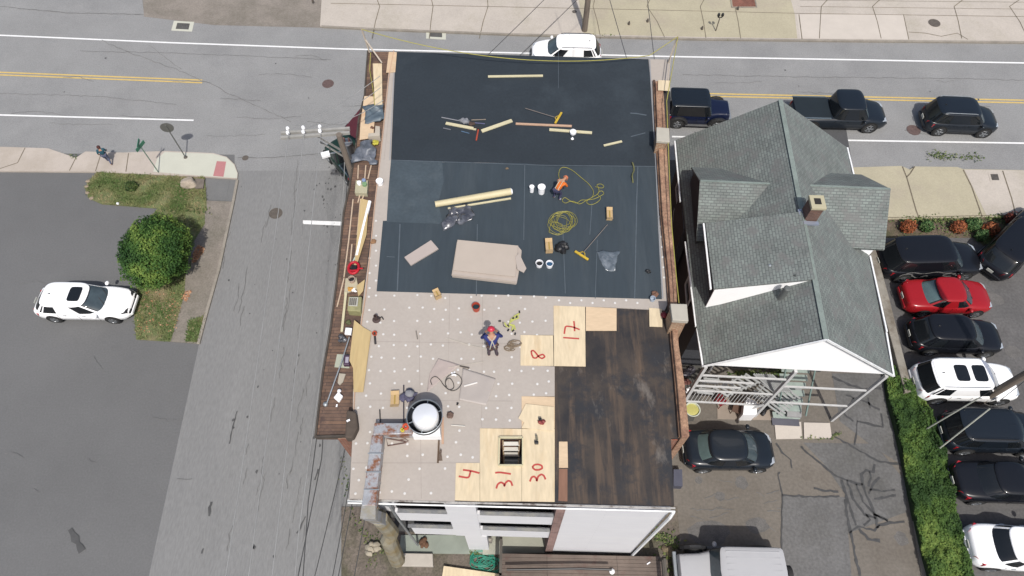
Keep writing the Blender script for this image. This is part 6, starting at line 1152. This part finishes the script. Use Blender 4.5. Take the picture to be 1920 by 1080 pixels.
# ivy bank
iv = [(1657, 702), (1672, 690), (1700, 722), (1727, 745), (1745, 800), (1765, 850), (1778, 920), (1790, 990), (1812, 1060), (1830, 1120), (1745, 1120), (1725, 1050), (1706, 960), (1690, 870), (1676, 800), (1662, 750)]
t = thing('ivy_hedge', 'long sprawling green ivy bank between the driveway and the parking lot', 'hedge', P(1740, 900, 0)); mb = MB()
core = MB().slab([(x + (1725 + (y - 900) * .25 - x) * .25, y + (900 - y) * .03) for x, y in iv], 0, .35).build('mound', mat('ivy mound', A(48, 70, 38), 1, var=.3, scale=3), t)
for q in scatter(iv, 26000):
    p = P(*q, .1); e = noise.noise(p * .6); h = .25 + .55 * abs(e) + .35 * abs(noise.noise(p * 2)); leaf_quads(mb, [(p + Vector((0, 0, h * random.uniform(.7, 1))), Vector((0, 0, 1)))], .12, .55, tone=lambda p: .42 + 1.0 * noise.noise(p * .7) + .35 * noise.noise(p * 2.7))
mb.build('foliage', leafmat('ivy leaves', A(54, 82, 38), A(86, 116, 52), A(128, 150, 72)), t)
for i, (x, y, r, kind) in enumerate(((1703, 425, .42, 'r'), (1797, 425, .4, 'r'), (1858, 430, .45, 'r'), (1899, 410, .42, 'd'), (1738, 424, .35, 'g'), (1841, 441, .32, 'g'), (1826, 420, .4, 'g'))):
    t = thing('garden_shrub', ['orange red shrub nearest the house in the planting bed', 'second red shrub from the house in the planting bed', 'rust red shrub right of the bright green plant', 'dark red shrub at the pavement edge, rightmost in the bed', 'green shrub between the two leftmost red shrubs', 'small bright green plant in front of the rust red shrub', 'green shrub behind the bright green plant'][i], 'shrub', P(x, y, 0), group='shrubs in the planting bed')
    mb = MB(); leaf_quads(mb, crown(P(x, y, .35), (r, r * .9, .4), 700, .1, 20 + i), .11, .4); mb.build('foliage', leafmat('shrub%s%d' % (kind, i), *{'r': (A(120, 66, 44), A(160, 88, 56), A(190, 120, 76)), 'd': (A(96, 48, 42), A(126, 62, 52), A(150, 84, 66)), 'g': (A(48, 84, 44), A(82, 118, 66), A(126, 150, 96))}[kind]), t); MB().tube([P(x, y, 0), P(x, y, .35)], .03, 6).build('stem', MATS['bark'], t)
# ================================================================ POLES, WIRES, SIGNS
M['wire'] = mat('pale wire', A(176, 176, 174), .5); M['dwire'] = mat('dark wire', A(78, 78, 78), .6); M['polewood'] = mat('weathered pole wood', A(136, 124, 112), .9, var=.2, scale=2, stretch=(4, 4, .4)); M['arm'] = mat('grey cross arm', A(178, 176, 170), .8, var=.12, scale=4)
pp = thing('utility_pole', 'utility pole with twin cross arms and transformer at the left roof edge', 'utility pole', (-6.95, 19.1, 0))
MB().cyl((-6.98, 19.05, 0), (-6.98, 19.05, 11.2), .17, .12, 12).build('pole', M['polewood'], pp)
for y0, y1 in ((250, 241), (259, 249)): MB().bar(P(527, y0, 11), P(656, y1, 11), .1, .12).build('cross_arm', M['arm'], pp)
for x in (541, 570, 601):
    for y in (245, 253): MB().lathe(P(x, y - (x - 541) * .06, 11.06), [(.03, 0), (.03, .08), (.075, .1), (.06, .14), (.07, .16), (.05, .2), (.001, .22)], 12).build('insulator', M['plast'], pp)
for a, b in (((592, 254, 11), (652, 290, 8.6)), ((618, 268, 9.8), (652, 288, 8.4)), ((600, 266, 9.6), (655, 300, 8))): MB().bar(P(*a), P(*b), .06, .06).build('arm_brace', M['arm'], pp)
c = P(661, 262, 8.6); MB().lathe((c.x - .25, c.y - .1, 7.6), [(.24, 0), (.25, .1), (.25, .95), (.2, 1.0), (.001, 1.02)], 18).build('transformer', M['metal'], pp, smooth=True)
for k in (-.1, .12): MB().lathe((c.x - .25 + k, c.y - .1, 8.6), [(.04, 0), (.06, .05), (.04, .1), (.06, .15), (.03, .22)], 10).build('bushing', mat('pink brown insulator', A(190, 140, 130), .4), pp)
MB().bar(P(603, 292, 8.2), P(618, 288, 8.2), .28, .12).build('street_lamp_head', M['plast'], pp); MB().tube([P(618, 288, 8.2), P(640, 284, 8.3), P(652, 280, 8)], .03, 6).build('lamp_arm', M['metal'], pp)
def wire(a, b, sag, r, m, lab, n=24, grp=None):
    a = Vector(a); b = Vector(b); q = [a.lerp(b, i / n) - Vector((0, 0, 4 * sag * (i / n) * (1 - i / n))) for i in range(n + 1)]
    return tag(MB().tube(q, r, 5, cap=False).build('power_line', m, smooth=True), lab, 'wire', grp)
W3 = 'overhead wires from the cross arms'
for i, (x0, x1, nm) in enumerate(((541, 405, 'left'), (570, 450, 'middle'), (601, 496, 'right'))): wire(P(x0, 250, 11.2), P(x1, 1200, 11.2), .15, .013, M['wire'], nm + ' of the three pale wires running down over the side street', grp=W3)
for i, (x0, y0, x1, y1, nm) in enumerate(((541, 243, 686, 158, 'outermost'), (572, 241, 692, 176, 'middle'), (601, 239, 700, 196, 'innermost'))):
    a = P(x0, y0, 11.2); b = P(x1, y1, 10.4); wire(a, b + (b - a) * .2, .2, .015, M['wire'], nm + ' of three pale wires from the pole towards the roof corner', grp=W3)
for i, (q, z1, nm) in enumerate((([(646, 304), (645, 345), (637, 450), (560, 1000), (543, 1200)], 8.3, 'leftmost'), ([(652, 330), (648, 380), (628, 560), (578, 940), (560, 1200)], 7.9, 'second'), ([(655, 330), (652, 400), (618, 640), (603, 860), (535, 1200)], 7.6, 'third'))): tag(MB().tube([P(x, y, z1) for x, y in q], .018, 5).build('power_line', M['dwire'] if i else M['wire'], smooth=True), nm + ' thin cable running close along the left side of the building', 'wire')
for i, (a, b) in enumerate((((652, 820), (560, 1200)), ((662, 870), (600, 1200)), ((668, 900), (610, 1200)), ((688, 950), (640, 1200)))): wire(P(*a, 6.5), P(*b, 6.8), .1, .016, M['dwire'], ['first', 'second', 'third', 'fourth'][i] + ' dark service cable from the left at the lower building corner')
# upper pole
b_ = P(1096, 57, .13); t = thing('utility_pole', 'wooden utility pole at the upper kerb above the white SUV', 'utility pole', b_); MB().cyl(b_, b_ + Vector((.02, .05, 11)), .2, .14, 12).build('pole', M['polewood'], t)
MB().bar(b_ + Vector((-1.2, .05, 10.3)), b_ + Vector((1.2, .05, 10.3)), .1, .12).build('cross_arm', M['arm'], t)
tp = b_ + Vector((0, 0, 10.4))
for i, (e, lab) in enumerate(((P(916, 96, 8.6), 'left dark wire from the upper pole down to the front wall'), (P(975, 98, 8.6), 'second dark wire from the upper pole to the front wall'), (P(1176, 106, 8.8), 'thick dark wire from the upper right to the front roof edge'), (P(1228, 112, 8.8), 'thin wire from the upper right to the right front corner'))):
    src = [P(1010, 5, 8.9), P(1072, 5, 8.9), P(1145, 0, 9.2), P(1215, 0, 9.2)][i]; wire(src + (src - e) * 1.2, e + Vector((0, -.1, -.1)), .05, .017, M['dwire'], lab)
# right pole with guy wires
t = thing('utility_pole', 'leaning weathered utility pole over the white SUV with sunroofs', 'utility pole', P(1838, 752, 0)); a = P(1836, 753, 0); d = Vector((.12, -.04, 1))
b2 = a + Vector((.1, 0, 11)); MB().cyl(a, b2, .19, .13, 12).build('pole', M['polewood'], t)
for i, (g0, g1, g2) in enumerate((((1736, 805), (1834, 747), (1930, 692)), ((1756, 845), (1856, 766), (1945, 700)))):
    tg = thing('guy_wire', ['upper of the two guy wires with pale guard above the ivy', 'lower of the two guy wires with pale guard above the ivy'][i], 'guy wire', P(*g0, .4)); p0 = P(*g0, .4); p1 = P(*g1, 4.0); p2 = P(*g2, 7.6)
    MB().cyl(p0, p1, .035, n=8).build('guard', mat('pale guard', A(206, 208, 196), .5), tg); MB().cyl(p1, p1 + (p1 - p0) * .8, .016, n=6).build('cable', M['dwire'], tg); MB().cyl(p0 - (p1 - p0) * .1, p0, .02, n=6).build('anchor_rod', M['metal'], tg)
# corner signs
b_ = P(348, 295, .12); t = thing('traffic_sign', 'round traffic sign on a thin pole at the corner ramp', 'sign', b_); tp = b_ + Vector((0, .0, 2.75)); MB().cyl(b_, tp, .035, n=8).build('pole', mat('sign pole grey', A(120, 122, 118), .6), t)
MB().lathe(tp + Vector((-.02, .03, -.22)), [(.36, -.01), (.36, .01), (.001, .012)], 24, Matrix.Rotation(R(90), 3, 'X') @ Matrix.Rotation(R(12), 3, 'Y')).build('disc', mat('sign back', A(130, 130, 126), .5, .3), t); MB().lathe(b_, [(.12, 0), (.1, .05), (.04, .06)], 12).build('base', M['iron2'], t)
b_ = P(298, 324, .07); t = thing('street_name_sign', 'small green street name sign on a thin post in the grass', 'sign', b_); MB().cyl(b_, b_ + Vector((0, 0, 2.3)), .03, n=8).build('post', mat('green post', A(130, 156, 140), .6), t)
pl_ = b_ + Vector((0, 0, 2.35)); MB().bar(pl_ + Vector((-.12, -.36, 0)), pl_ + Vector((.12, .36, 0)), .03, .22).build('plate', mat('green sign', A(70, 140, 112), .5), t); MB().bar(pl_ + Vector((.04, -.3, .24)), pl_ + Vector((-.04, .3, .24)), .03, .16).build('plate', MATS['green sign'], t)
# meters and small street things at the top right
b_ = P(1342, 58, .13); t = thing('parking_meter', 'double headed black parking meter at the upper kerb', 'parking meter', b_); MB().cyl(b_, b_ + Vector((0, 0, 1.1)), .035, n=8).build('post', mat('meter post', A(120, 110, 100), .6), t)
for k in (-.13, .13): MB().blob(b_ + Vector((k, 0, 1.3)), (.1, .09, .17), 1, .05, 2).build('meter_head', M['black'], t, smooth=True)
MB().bar(b_ + Vector((-.15, 0, 1.1)), b_ + Vector((.15, 0, 1.1)), .04, .04).build('yoke', M['black'], t)
for i, (x, y, lab) in enumerate(((1316, 55, 'thin short bollard stub left of the double parking meter'), (1179, 46, 'small dark stub on the pavement right of the upper pole'), (1214, 41, 'second small stub on the pavement right of the upper pole'), (1383, 18, 'small dark stub below the brick tree pit'), (587, 4, 'dark plant stub at the top edge near the driveway corner'))):
    tag(MB().lathe(P(x, y, .13), [(.09, 0), (.08, .1), (.05, .25), (.001, .27)], 10).build('bollard_stub', mat('dark stub2', A(104, 96, 88), .8)), lab, 'stub')
b_ = P(1077, 22, .13); tag(MB().lathe(b_, [(.16, 0), (.16, .02), (.001, .03)], 14).build('utility_cover', M['iron2']), 'small round cover on the pavement left of the upper pole', 'cover')
tag(MB().lathe(P(460, 296, .02), [(.2, 0), (.18, .01), (.001, .02)], 14).build('water_valve_cover', M['iron2']), 'small dark valve cover beside the corner ramp', 'cover')
